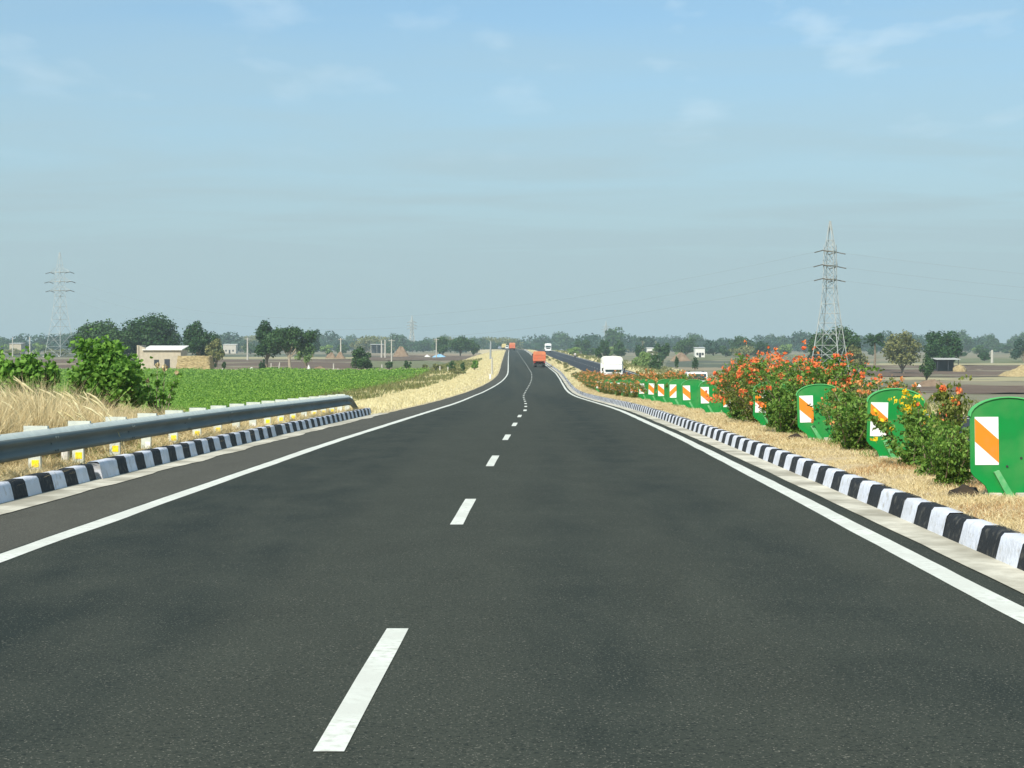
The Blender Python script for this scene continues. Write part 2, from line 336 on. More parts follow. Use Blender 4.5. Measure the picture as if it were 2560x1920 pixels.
def grid_faces(nr, nc):
    i = np.arange(nr-1)[:, None]*nc + np.arange(nc-1)[None, :]
    i = i.ravel(); return np.stack([i, i+1, i+1+nc, i+nc], 1)
us = sorted(set([-6000, -4000, -2500, -1500, -900, -600, -400, -280, -200, -150, -110, -80, -60, -45, -36, -30, -26, -23] + list(np.arange(-20, -6, 0.8)) + [-6, -5, -3, 0, 3, 3.9, 5, 6, 7, 7.9, 10, 14, 16.5] +
                list(np.arange(17, 31, 0.9)) + [32, 35, 40, 50, 65, 85, 110, 150, 200, 280, 400, 600, 900, 1500, 2500, 4000, 6000]))
us = np.array(us, float)
ys_ = np.concatenate([np.arange(-40, 60, 1.0), np.arange(60, 320, 2.5), np.arange(320, 1300, 8), np.arange(1300, 7001, 150)])
U, Y = np.meshgrid(us, ys_); X = U + C(Y); Z = terrain(X, Y)
g = np_mesh('ground', np.stack([X, Y, Z], -1).reshape(-1, 3), grid_faces(len(ys_), len(us)), M['ground'], smooth=True); tag(g, kind='structure')

OPP = dict(dz=-0.20)
def strip(name, u0, u1, ya, yb, zo, m, parent=None, kind='structure', nc=2, jit=0, jit1=0, opp=False):
    ys = yrows(ya, yb); n = len(ys); cols = np.linspace(0, 1, nc)
    r = np.random.default_rng(abs(len(name)+int(ya*7)+int(u0*31))+1)
    def wob(a):
        if not a: return np.zeros(n)
        k = r.normal(0, 1, n); k = np.convolve(k, np.ones(3)/3, 'same')[:n]; return k*a
    e0 = u0 + wob(jit); e1 = u1 + wob(jit1)
    uu = e0[:, None]*(1-cols)[None] + e1[:, None]*cols[None]
    zz = H(ys)[:, None] + zo + (OPP['dz'] if opp else 0) + 0*uu
    V = np.stack([uu + C(ys)[:, None], ys[:, None]+0*uu, zz], -1).reshape(-1, 3)
    o = np_mesh(name, V, grid_faces(n, nc), m, parent, smooth=True)
    if kind and not parent: tag(o, kind=kind)
    return o
road = strip('road', -3.66, HW+0.62, -30, 1240, 0, M['asphalt'], nc=4)
shoulder = strip('road_shoulder', -4.86, -3.66, -30, 1240, 0, M['asphalt_shoulder'], jit=0.03)
strip('edge_line', -HW-0.095, -HW+0.095, -30, 1235, 0.004, M['line'], road, jit=0.009, jit1=0.009)
strip('edge_line', HW-0.095, HW+0.095, -30, 1235, 0.004, M['line'], road, jit=0.009, jit1=0.009)
k = 0; y0 = 6.25 - 9
while k < 90:
    ya = y0 + 9*k; yb = ya + 2.95; off = -0.15 if ya < 60 else -0.05
    strip('lane_dash', off-0.06, off+0.06, ya, yb, 0.004, M['line'], road, jit=0.003, jit1=0.003); k += 1
opp_road = strip('opposite_road', HW+4.45, HW+12.7, -30, 1240, 0, M['asphalt_far'], nc=4, opp=True)
strip('edge_line', HW+4.75, HW+4.92, -30, 1235, 0.004, M['line'], opp_road, opp=True)
strip('edge_line', HW+11.9, HW+12.07, -30, 1235, 0.004, M['line'], opp_road, opp=True)
for k in range(60):
    strip('lane_dash', HW+8.3, HW+8.42, 9*k+2, 9*k+5, 0.004, M['line'], opp_road, opp=True)
strip('gutter', HW+0.27, HW+0.63, -30, 900, 0.008, M['concrete'], jit=0.012)
strip('gutter', -5.22, -4.74, -30, 57, 0.008, M['concrete'], jit1=0.06)

# median ground: between the kerbs, gently humped
ys = yrows(-20, 1100); nc = 12; cols = np.linspace(0, 1, nc)
uu = (HW+0.78) + cols*(4.16-0.78); UU = np.tile(uu, (len(ys), 1)); YY = np.tile(ys[:, None], (1, nc)); XX = UU + C(YY)
ZZ = H(YY) + 0.19 - 0.20*np.clip((cols-0.2)/0.8, 0, 1)[None] + 0.05*np.sin(cols*math.pi)[None] + 0.025*np.sin(XX*3.1+YY*1.7)*np.sin(YY*2.3)*(np.sin(cols*math.pi)[None])
md = np_mesh('median', np.stack([XX, YY, ZZ], -1).reshape(-1, 3), grid_faces(len(ys), nc), M['median_soil'], smooth=True); tag(md, kind='structure')
def medz(u, y):
    c = (u-HW-0.78)/(4.16-0.78); c = np.clip(c, 0, 1)
    return H(y) + 0.19 - 0.20*np.clip((c-0.2)/0.8, 0, 1) + 0.05*np.sin(c*math.pi)
# sandy verge left of the shoulder
ys = yrows(-20, 1200); nc = 14; uu = np.linspace(-4.84, -16.5, nc)
UU = np.tile(uu, (len(ys), 1)); YY = np.tile(ys[:, None], (1, nc)); XX = UU + C(YY)
lift = np.where(UU > -5.0, 0.02, 0.055)
ZZ = terrain(XX, YY) + lift + 0.0
vg = np_mesh('verge', np.stack([XX, YY, ZZ], -1).reshape(-1, 3), grid_faces(len(ys), nc)[:, ::-1], M['verge_soil'], smooth=True); tag(vg, kind='structure')
UU = np.tile(np.linspace(HW+12.66, HW+22, 10), (len(ys), 1)); YY = np.tile(ys[:, None], (1, 10)); XX = UU + C(YY)
vg2 = np_mesh('verge', np.stack([XX, YY, terrain(XX, YY)+0.07], -1).reshape(-1, 3), grid_faces(len(ys), 10), M['verge_soil'], smooth=True); tag(vg2, kind='structure')

# kerbs
def kerb(name, u, ya, yb, sgn, stripe, label, opp=False, first=0, hgt=0.21, lead=0):
    """painted kerb; sgn=+1: body extends to +u"""
    prof = [(0, -0.02), (0.035, 0.12), (0.05, hgt-0.03), (0.075, hgt), (0.20, hgt), (0.22, hgt-0.02), (0.23, -0.05)]
    seg = []; y = ya; k = first
    if lead: seg.append((y, y+lead, k % 2)); y += lead; k += 1
    while y < yb: seg.append((y, min(y+stripe, yb), k % 2)); y += stripe; k += 1
    V = []; F = []; MI = []; r = random.Random(int(ya)+5)
    for (a, b, c) in seg:
        base = len(V); jx = r.uniform(-0.006, 0.006); jz = r.uniform(-0.006, 0.006)
        for t in (a, b):
            for (px, pz) in prof:
                V.append((float(C(t)) + u + sgn*(px) + jx*(pz > 0.1), t, float(H(t)) + (OPP['dz'] if opp else 0) + pz + jz*(pz > 0.1)))
        n = len(prof)
        for i in range(n-1): F.append((base+i, base+i+1, base+n+i+1, base+n+i)); MI.append(c)
        if a == seg[0][0] or b == seg[-1][1]:
            e = base if a == seg[0][0] else base+n
            F.append(tuple(e+j for j in (0, 1, 5, 6))); MI.append(c); F.append(tuple(e+j for j in (1, 2, 4, 5))); MI.append(c)
    o = np_mesh(name, V, F, None, mats=[M['kerb_white'], M['kerb_black']], mi=MI)
    tag(o, label, 'kerb'); return o
kerb('painted_kerb', HW+0.60, -6, 800, 1, 0.56, 'long black and white striped kerb along the median right of the carriageway', first=0)
kerb('painted_kerb', -5.18, -6, 21.3, -1, 0.50, 'nearest run of black and white kerb below the guardrail on the left', first=1)
kerb('painted_kerb', -5.13, 21.42, 35.4, -1, 0.50, 'middle run of black and white kerb starting with a wide white block', first=0, lead=0.85, hgt=0.235)
kerb('painted_kerb', -5.16, 35.6, 55, -1, 0.50, 'farthest run of black and white kerb starting black, ending at the rail end', first=1, lead=0.8, hgt=0.22)
kerb('painted_kerb', HW+4.38, -6, 800, -1, 0.56, 'black and white kerb on the far side of the median beside the opposite road', opp=True)

# ---------------------------------------------------------------- fields beyond (sheets draped on the ground)
def px2w(px, py, side):
    P = PL if side == 'L' else PR; d = 300.0
    for _ in range(40): d = 0.5*d + 0.5*(-float(P(d))*FPX/(py-HOR))
    return (px-CX)/FPX*d, d
def patch(name, pts, m, side, lift=0.06, n=14):
    c = [px2w(*p, side) for p in pts]            # near-left, near-right, far-right, far-left
    a = np.linspace(0, 1, n)[None, :]; b = np.linspace(0, 1, n)[:, None]
    XX = (1-b)*((1-a)*c[0][0]+a*c[1][0]) + b*((1-a)*c[3][0]+a*c[2][0]); YY = (1-b)*((1-a)*c[0][1]+a*c[1][1]) + b*((1-a)*c[3][1]+a*c[2][1])
    V = np.stack([XX, YY, terrain(XX, YY)+lift], -1).reshape(-1, 3)
    o = np_mesh(name, V, grid_faces(n, n), m, smooth=True); tag(o, kind='structure'); return o
patch('dirt_track', [(-500, 934), (1090, 934), (1105, 923), (-500, 922)], M['tan_field'], 'L', 0.05)
patch('brown_field', [(-500, 922), (905, 921), (905, 899), (-500, 899)], M['brown_field'], 'L', 0.06)
patch('dry_field', [(300, 898), (900, 898), (900, 893), (300, 893)], M['straw_field'], 'L', 0.07)
patch('scrub_field', [(-500, 893), (1000, 892), (1050, 886), (-500, 886)], M['grey_field'], 'L', 0.07)
patch('scrub_field', [(905, 921), (1130, 920), (1100, 903), (905, 903)], M['olive_field'], 'L', 0.08)
patch('brown_field', [(905, 902), (1190, 901), (1195, 890), (905, 890)], M['brown_field'], 'L', 0.09)
patch('dry_field', [(905, 889.8), (1190, 889.8), (1200, 885), (905, 885)], M['tan_field'], 'L', 0.1)
patch('brown_field', [(2150, 942), (2800, 945), (2800, 915), (2150, 914)], M['brown_field'], 'R', 0.06)
patch('dry_field', [(2150, 950), (2800, 956), (2800, 946), (2150, 943)], M['straw_field'], 'R', 0.07)
patch('brown_field', [(2200, 985), (2900, 985), (2850, 966), (2230, 964)], M['brown_field'], 'R', 0.05)
patch('dry_field', [(2130, 913.5), (2900, 914), (2900, 909), (2130, 909)], M['straw_field'], 'R', 0.08)
patch('scrub_field', [(2380, 908), (2900, 908), (2900, 896), (2380, 896)], M['olive_field'], 'R', 0.09)
patch('brown_field', [(1660, 918), (2000, 920), (1990, 903), (1670, 902)], M['grey_field'], 'R', 0.07)
patch('scrub_field', [(1700, 901), (2010, 901), (2010, 886), (1700, 886)], M['olive_field'], 'R', 0.08)

# ---------------------------------------------------------------- foliage generators
def rand_unit(n, r):
    v = r.normal(size=(n, 3)); return v/np.linalg.norm(v, axis=1, keepdims=True)
def leaves(P, N, size, r, aspect=0.6, fold=True, jit=0.4):
    """leaf polygons at points P with normals N"""
    n = len(P); s = (size*(1+jit*r.uniform(-1, 1, n)))[:, None] if np.isscalar(size) else size[:, None]
    t = np.cross(N, rand_unit(n, r)); t /= np.linalg.norm(t, axis=1, keepdims=True)+1e-9
    b = np.cross(N, t)
    if not fold:
        V = np.stack([P-t*s*0.5, P+b*s*0.5*aspect, P+t*s*0.5, P-b*s*0.5*aspect], 1)
        return V.reshape(-1, 3), np.arange(4*n).reshape(n, 4)
    dn = N*s*0.12
    V = np.stack([P-t*s*0.5, P-t*s*0.05+b*s*0.5*aspect-dn, P+t*s*0.35+b*s*0.3*aspect-dn, P+t*s*0.5, P+t*s*0.35-b*s*0.3*aspect-dn, P-t*s*0.05-b*s*0.5*aspect-dn], 1)
    i = np.arange(n)[:, None]*6
    F = np.concatenate([i+np.array([[0, 1, 2, 3]]), i+np.array([[0, 3, 4, 5]])], 1).reshape(-1, 4)
    return V.reshape(-1, 3), F
def crown_pts(rx, ry, rz, n, r, lobes=14, lobe=(0.26, 0.42), cr=(0.45, 0.78), jit=0.05):
    """points and normals scattered over overlapping lobes inside an ellipsoid (centre 0)"""
    c = rand_unit(lobes, r)*(r.uniform(cr[0], cr[1], lobes)[:, None]); c[:, 2] = np.where(c[:, 2] < -0.45, -0.45+r.uniform(0, .3, lobes), c[:, 2])
    lr = r.uniform(lobe[0], lobe[1], lobes)
    w = lr**2/np.sum(lr**2); k = r.choice(lobes, n, p=w); d = rand_unit(n, r)
    sub = 1+0.18*np.sin(d[:, 0]*7+k)*np.sin(d[:, 1]*8+k*2)*np.sin(d[:, 2]*6)
    rad = lr[k]*(1-0.35*r.random(n)**2)*sub + (r.random(n) < 0.06)*r.uniform(0, 0.08, n)
    p = c[k] + d*rad[:, None] + r.normal(0, 1, (n, 3))*(jit*(r.random(n) < 0.45))[:, None]
    N = d*0.9 + rand_unit(n, r)*0.9; N[:, 2] += 0.25; N /= np.linalg.norm(N, axis=1, keepdims=True)
    return p*np.array([rx, ry, rz]), N, c*np.array([rx, ry, rz])
def tree(name, x, y, w, h, label, leaf, n=3600, ls=0.42, trunkfrac=0.22, lobes=14, depth=None, cat='tree', group=None, bark='bark', zb=None, fold=False, seed=None, lobe=(0.20, 0.36), cr=(0.42, 0.82), jit=0.05):
    r = np.random.default_rng(seed if seed is not None else int(abs(x)*13+y*7) % 100000)
    z = gz(x, y) if zb is None else zb
    root = empty(name, (x, y, z-0.02)); tag(root, label, cat, group)
    th = h*trunkfrac; rz = (h-th)/2*1.08; dp = depth or w
    P, N, cs = crown_pts(w/2*1.0, dp/2*1.0, rz, n, r, int(lobes*1.5), lobe, cr, jit)
    P = P + np.array([0, 0, th+(h-th)/2]); cs = cs + np.array([0, 0, th+(h-th)/2])
    keep = P[:, 2] > 0.03; P = P[keep]; N = N[keep]
    V, F = leaves(P, N, ls, r, 0.75, fold)
    np_mesh('crown', V, F, M[leaf], root)
    mb = MB(); tr = max(0.05, h*0.028); top = th+(h-th)*0.35
    bend = r.uniform(-1, 1, 2)*h*0.02
    mb.tube([(0, 0, -0.2), (bend[0], bend[1], th*0.5), (bend[0]*1.5, bend[1], th), (0, 0, top)], [tr*1.5, tr*1.1, tr, tr*0.5], 8)
    for cc in cs[:9]:
        mb.tube([(bend[0]*1.4, bend[1], th*0.9), tuple((Vector(cc)+Vector((0, 0, th)))/2 + Vector((0, 0, 0.1*h))*0.3), tuple(cc)], [tr*0.5, tr*0.35, tr*0.12], 5)
    mb.build('trunk', M[bark], root)
    return root
def at(px, d): return (px-CX)/FPX*d
def tpx(px, wpx, ytop, d, label, leaf, **k):
    x = at(px, d); w = wpx/FPX*d; z = gz(x, d); h = -(ytop-HOR)/FPX*d - z
    return tree(k.pop('name', 'tree'), x, d, w, h, label, leaf, zb=z, **k)

# ---------------------------------------------------------------- left middle-distance trees and shrubs
tpx(258, 176, 800, 345, 'broad dark green tree forming the left half of the clump behind the farmhouse', 'leaf_mid', n=12000, ls=0.5, trunkfrac=0.0, lobes=26, cr=(0.5, 0.72), lobe=(0.24, 0.36), depth=12)
tpx(376, 172, 783, 352, 'tall rounded dark tree forming the right half of the clump behind the farmhouse', 'leaf_dark', n=13000, ls=0.5, trunkfrac=0.0, lobes=28, cr=(0.5, 0.72), lobe=(0.24, 0.36), depth=12)
tpx(500, 88, 807, 335, 'round dark green tree just right of the beige farmhouse and behind the haystack', 'leaf_dark', n=6500, trunkfrac=0.05)
tpx(540, 56, 843, 320, 'small yellowish olive tree beside the haystack', 'leaf_olive', n=1800, ls=0.4, trunkfrac=0.12, lobes=9)
tpx(667, 72, 815, 300, 'dark green tree with thin trunk, left one of the pair in the open field', 'leaf_dark', n=4800, ls=0.4, trunkfrac=0.22, lobes=14, cr=(0.4, 0.95), jit=0.08)
tpx(726, 108, 809, 292, 'dark tree with a pale bare trunk, right one of the field pair', 'leaf_mid', n=5200, ls=0.4, trunkfrac=0.30, lobes=15, bark='bark_pale', cr=(0.4, 0.98), jit=0.08)
tpx(781, 48, 824, 560, 'bluish dark domed tree behind the pair of field trees', 'leaf_blue', n=2600, ls=0.6, trunkfrac=0.05)
tpx(765, 66, 860, 315, 'pale green feathery bush right of the pale tree trunk', 'leaf_light', n=2200, ls=0.3, trunkfrac=0.1, lobes=10, cat='bush', name='bush')
tpx(902, 62, 873, 276, 'round dark green bush at the far edge of the green crop field', 'leaf_mid', n=2800, ls=0.3, trunkfrac=0.04, lobes=12, cat='bush', name='bush')
tpx(655, 18, 896, 285, 'small dark shrub left of the thin trunked field tree', 'leaf_dark', n=500, ls=0.25, trunkfrac=0.05, lobes=6, cat='shrub', name='shrub')
tpx(535, 14, 896, 286, 'small dark shrub against the right end of the haystack', 'leaf_dark', n=400, ls=0.25, trunkfrac=0.05, lobes=6, cat='shrub', name='shrub')
tpx(560, 12, 898, 288, 'small dark shrub standing apart just right of the haystack', 'leaf_mid', n=400, ls=0.25, trunkfrac=0.05, lobes=6, cat='shrub', name='shrub')
tpx(1150, 74, 830, 640, 'tall dark green tree, biggest of the clump left of the road crest', 'leaf_mid', n=3600, ls=0.6, trunkfrac=0.05)
tpx(1108, 42, 842, 650, 'lower green tree at the left end of the clump left of the road crest', 'leaf_mid', n=2200, ls=0.6, trunkfrac=0.05)
tpx(1184, 36, 848, 655, 'low green tree at the right end of the clump left of the road crest', 'leaf_mid', n=1800, ls=0.6, trunkfrac=0.05)
for i, (px, wp, yt, d, lf, lb) in enumerate([
    (974, 24, 902, 300, 'leaf_mid', 'small dark shrub at the left end of the scrubby line beyond the crop field'),
    (1020, 24, 901, 302, 'leaf_mid', 'small dark shrub in the middle of the scrubby line beyond the crop field'),
    (1062, 20, 910, 290, 'leaf_olive', 'low olive shrub in the scrubby line beyond the crop field'),
    (1128, 26, 902, 262, 'leaf_mid', 'dark shrub on the slope above the corner of the crop field'),
    (1158, 18, 904, 250, 'leaf_mid', 'small shrub on the dry slope near the corner of the crop field'),
    (1186, 24, 900, 262, 'leaf_bright', 'bright green shrub on the dry slope left of the road'),
    (1095, 30, 908, 272, 'leaf_olive', 'olive shrub low down beside the far corner of the crop field'),
    (1140, 50, 918, 235, 'leaf_olive', 'wide olive bush on the embankment beside the crop field corner')]):
    tpx(px, wp, yt, d, lb, lf, n=700, ls=0.22, trunkfrac=0.03, lobes=8, cat='shrub', name='shrub')
# foreground left bushes
bk = dict(ls=0.105, cat='bush', name='bush', fold=True, lobe=(0.14, 0.27), cr=(0.30, 0.98), jit=0.13)
tpx(74, 122, 868, 32, 'bright green broad-leaved bush at the left edge behind the tall dry grass', 'leaf_bright', n=4800, trunkfrac=0.26, lobes=22, depth=1.4, **bk)
tpx(-30, 110, 885, 34, 'green bush cut off by the left edge of the view', 'leaf_bright', n=3000, trunkfrac=0.15, lobes=14, depth=1.2, **bk)
tpx(276, 186, 846, 34, 'largest bright green bush behind the guardrail, with a brown stem showing', 'leaf_bright', n=5600, trunkfrac=0.28, lobes=32, depth=1.8, **bk)

# ---------------------------------------------------------------- right middle-distance trees
tpx(2080, 150, 822, 330, 'dense green tree directly behind the base of the tall pylon on the right', 'leaf_mid', n=11000, ls=0.45, trunkfrac=0.02, lobes=20)
tpx(2140, 70, 862, 322, 'lower olive green tree leaning out right of the tree behind the pylon', 'leaf_olive', n=2400, ls=0.4, trunkfrac=0.02)
tpx(2258, 112, 826, 330, 'olive brown tree with a ragged flowering top, between palm and wide dark tree', 'leaf_olive', n=4200, ls=0.42, trunkfrac=0.06, lobes=16)
tpx(2356, 112, 829, 360, 'wide dark green tree above the dark shelter on the right', 'leaf_dark', n=5200, ls=0.5, trunkfrac=0.08, lobes=18)
tpx(2318, 44, 878, 262, 'small conical green tree standing in the ploughed field on the right', 'leaf_mid', n=1500, ls=0.3, trunkfrac=0.04, lobes=9)
tpx(2558, 66, 846, 500, 'bluish tree cut off by the right edge of the view', 'leaf_blue', n=2600, ls=0.6, trunkfrac=0.05)
tpx(2462, 34, 881, 520, 'low dark round tree left of the tall flower stalks at far right', 'leaf_dark', n=1200, ls=0.5, trunkfrac=0.05)
tpx(1855, 72, 834, 700, 'highest bluish green tree left of the pylon, behind the orange flowers', 'leaf_mid', n=2800, ls=0.7, trunkfrac=0.04)
tpx(1907, 42, 849, 640, 'dark rounded tree between the highest tree and the pylon on the right', 'leaf_dark', n=2200, ls=0.6, trunkfrac=0.04)
tpx(1785, 70, 850, 720, 'wide dark tree right of the small white house', 'leaf_blue', n=2600, ls=0.7, trunkfrac=0.04)
tpx(1715, 64, 843, 690, 'green tree left of the small white house', 'leaf_mid', n=2400, ls=0.7, trunkfrac=0.06)
tpx(1656, 38, 852, 480, 'round dark tree in the field behind the white truck and the flower hedge', 'leaf_mid', n=1800, ls=0.5, trunkfrac=0.06)
tpx(1625, 34, 842, 900, 'tall bluish tree left of the round dark tree on the right', 'leaf_blue', n=1400, ls=0.8, trunkfrac=0.06)
tpx(1602, 26, 856, 560, 'small dark tree behind the light green bush on the right', 'leaf_dark', n=1100, ls=0.5, trunkfrac=0.06)
tpx(1605, 50, 878, 330, 'light green bush right of the white truck', 'leaf_light', n=1900, ls=0.32, trunkfrac=0.03, cat='bush', name='bush')
tpx(1640, 46, 884, 320, 'dark green bush right of the light green bush and the white truck', 'leaf_mid', n=1900, ls=0.32, trunkfrac=0.03, cat='bush', name='bush')
tpx(1512, 28, 850, 560, 'dark tree above the white truck with the tall load', 'leaf_dark', n=1600, ls=0.55, trunkfrac=0.05)
tpx(1548, 36, 852, 600, 'rounded green tree above and right of the white truck', 'leaf_mid', n=1700, ls=0.6, trunkfrac=0.05)
tpx(1497, 20, 868, 430, 'small dark bush left of the white truck', 'leaf_mid', n=700, ls=0.4, trunkfrac=0.03, cat='bush', name='bush')
tpx(1456, 44, 846, 760, 'green tree beside the opposite road, above the motorcyclist', 'leaf_mid', n=1800, ls=0.7, trunkfrac=0.05)
tpx(1432, 30, 868, 520, 'low green bush at the edge of the opposite road near the motorcyclist', 'leaf_light', n=900, ls=0.45, trunkfrac=0.03, cat='bush', name='bush')
tpx(1738, 16, 891, 360, 'small dark bush alone in the tilled field right of the white jeep', 'leaf_dark', n=500, ls=0.3, trunkfrac=0.03, cat='bush', name='bush')
tpx(1692, 14, 890, 370, 'small green bush in the tilled field above the white jeep', 'leaf_mid', n=500, ls=0.3, trunkfrac=0.03, cat='bush', name='bush')
# palm
def palm(px, d, ytop, label, n=18):
    x = at(px, d); z = gz(x, d); h = -(ytop-HOR)/FPX*d - z; r = np.random.default_rng(5)
    root = empty('palm_tree', (x, d, z)); tag(root, label, 'palm')
    MB().tube([(0, 0, -0.2), (0.15, 0, h*0.4), (0.05, 0, h*0.78)], [0.3, 0.22, 0.18], 8).build('trunk', M['bark'], root)
    P = []; N = []
    for k in range(34):
        a = r.uniform(0, 2*math.pi); e = r.uniform(-0.2, 1.2); L = h*0.33*r.uniform(0.8, 1.1)
        for t in np.linspace(0.08, 1, 34):
            rr = L*t; zz = h*0.77 + math.sin(e)*rr - 0.32*L*t*t
            p = np.array([math.cos(a)*rr*math.cos(e*0.8), math.sin(a)*rr*math.cos(e*0.8), zz]); P += [p + r.normal(0, 0.10, 3), p+r.normal(0, 0.14, 3)]
            N += [rand_unit(1, r)[0]]*2
    V, F = leaves(np.array(P), np.array(N), 0.5, r, 0.3, False)
    np_mesh('crown', V, F, M['leaf_dark'], root)
palm(2186, 350, 832, 'dark palm tree between the pylon and the olive brown tree')
palm(1606, 900, 840, 'tiny far palm sticking up behind the trees right of the white truck')

# ---------------------------------------------------------------- far tree line: individual trees, copies of six
protos = []
for k in range(7):
    w = [13, 17, 11, 20, 14, 9, 22][k]; h = [9, 10, 11, 10, 8, 11.5, 9][k]
    t = tree('far_tree', 0, 2000, w, h, 'x', ['leaf_mid', 'leaf_blue', 'leaf_mid', 'leaf_blue', 'leaf_dark', 'leaf_mid', 'leaf_olive'][k], n=1100, ls=1.15, trunkfrac=0.0, lobes=12, zb=0, seed=50+k, lobe=(0.30, 0.46))
    protos.append(t)
FARL = 'small hazy tree in the unbroken tree line along the horizon'
used = [False]*7; r = random.Random(3)
slots = []
for px in range(-60, 2660, 10): slots.append((px+r.uniform(-6, 6), r.uniform(1000, 1700)))
for i, (px, d) in enumerate(slots):
    if 1262 < px < 1300 and False: continue
    k = r.randrange(7); o = protos[k] if not used[k] else copy_tree(protos[k]); used[k] = True
    s = r.uniform(0.8, 1.35)*(0.9 if 1190 < px < 1330 else 1.0)
    if 1190 < px < 1420: d = r.uniform(1180, 1500)
    x = at(px, d); o.location = (x, d, gz(x, d)-0.4); o.scale = (s*r.uniform(0.9, 1.3), s, s*r.uniform(0.85, 1.15)); o.rotation_euler = (0, 0, r.uniform(0, 6.28))
    tag(o, FARL, 'tree', 'far trees along the horizon')

MIDL = 'low green tree or thicket scattered on the plain in front of the far tree line'
m0 = [tree('field_tree', 0, 700, 8, 4.6, MIDL, 'leaf_mid', n=900, ls=0.6, trunkfrac=0.0, lobes=10, zb=0, seed=81), tree('field_tree', 0, 700, 11, 3.8, MIDL, 'leaf_olive', n=900, ls=0.6, trunkfrac=0.0, lobes=11, zb=0, seed=82),
      tree('field_tree', 0, 700, 6, 5.2, MIDL, 'leaf_light', n=700, ls=0.6, trunkfrac=0.0, lobes=8, zb=0, seed=83)]
um = [False]*3
for i in range(44):
    px = (random.uniform(-40, 1120) if i % 2 else random.uniform(1440, 2600)); d = random.uniform(620, 980); k = i % 3
    o = m0[k] if not um[k] else copy_tree(m0[k]); um[k] = True; x = at(px, d); s = random.uniform(0.7, 1.3)
    o.location = (x, d, gz(x, d)-0.2); o.scale = (s*random.uniform(0.9, 1.5), s, s); o.rotation_euler = (0, 0, random.uniform(0, 6)); tag(o, MIDL, 'tree', 'scattered trees on the plain')

# ---------------------------------------------------------------- crop field and grasses (uncountable: stuff)
def crop_cloud(name, n, xr, yr, ls, leaf, hgt, cond):
    r = np.random.default_rng(11)
    y = yr[0]*(yr[1]/yr[0])**r.random(n); x = r.uniform(xr[0], xr[1], n)*(y/yr[1])
    y = y + 0
    k = cond(x, y); x = x[k]; y = y[k]; n = len(x)
    cl = 0.5+0.5*np.sin(x*0.9+np.sin(y*0.37)*2)*np.sin(y*0.33+np.sin(x*0.6)*1.5)
    rows = []
    P = []; N = []
    z = terrain(x, y)
    for j in range(4):
        off = r.normal(0, 0.22, (n, 3)); off[:, 2] = r.uniform(0.1, 1, n)*hgt*(0.45+0.75*cl)
        P.append(np.stack([x, y, z], 1)+off); nn = rand_unit(n, r)*0.8; nn[:, 2] += 0.9; N.append(nn/np.linalg.norm(nn, axis=1, keepdims=True))
    P = np.concatenate(P); N = np.concatenate(N)
    sz = ls*(0.6+0.8*r.random(len(P)))*np.clip(P[:, 1]/140, 0.6, 1.8)
    V, F = leaves(P, N, sz, r, 0.8, False)
    o = np_mesh(name, V, F, leaf); tag(o, kind='stuff'); return o
XX, YY = np.meshgrid(np.linspace(0, 1, 60), np.linspace(50, 268, 110))
edge = C(YY)-15.5-np.clip((YY-200)*0.02, 0, 3)
XF = -110 + XX*(edge+110)
crop = np_mesh('crop_field', np.stack([XF, YY, terrain(XF, YY)+0.18], -1).reshape(-1, 3), grid_faces(110, 60), M['crop_soil'], smooth=True); tag(crop, kind='structure')
o = crop_cloud('crop_plants', 200000, (-95, -4), (60, 268), 0.13, M['crop_leaf'], 0.75, lambda x, y: (x < C(y)-15.0-np.clip((y-200)*0.02, 0, 3)) & (x > -100))
tag(o, 'low bright green crop plants filling the field left of the road', 'crop')

def blades(name, x, y, z, h, w, m, lean=(0, 0), spread=0.35, label=None, cat='grass'):
    n = len(x); r = np.random.default_rng(n+len(name))
    a = r.uniform(0, 2*math.pi, n); dx = np.cos(a)*w/2; dy = np.sin(a)*w/2
    lx = (lean[0]+r.normal(0, spread, n))*h; ly = (lean[1]+r.normal(0, spread, n))*h
    V = np.stack([np.stack([x-dx, y-dy, z], 1), np.stack([x+dx, y+dy, z], 1),
                  np.stack([x+lx*0.35+dx*0.7, y+ly*0.35+dy*0.7, z+h*0.6], 1), np.stack([x+lx, y+ly, z+h*0.95], 1), np.stack([x+lx*0.35-dx*0.7, y+ly*0.35-dy*0.7, z+h*0.6], 1)], 1).reshape(-1, 3)
    F = (np.arange(n)[:, None]*5 + np.array([[0, 1, 2, 0, 2, 4, 4, 2, 3]])).reshape(-1, 3)
    o = np_mesh(name, V, F, m); tag(o, label, cat, kind='stuff'); return o
def scatter(n, u0, u1, y0, y1, pw=1.0, seed=1):
    r = np.random.default_rng(seed); y = y0*(y1/y0)**(r.random(n)**pw); u = r.uniform(u0, u1, n); return u, y, r
def clump(x, y, f=1.0): return 0.5+0.5*np.sin(x*2.1*f+np.sin(y*1.3*f)*1.7)*np.sin(y*1.7*f+np.sin(x*1.1*f)*2)
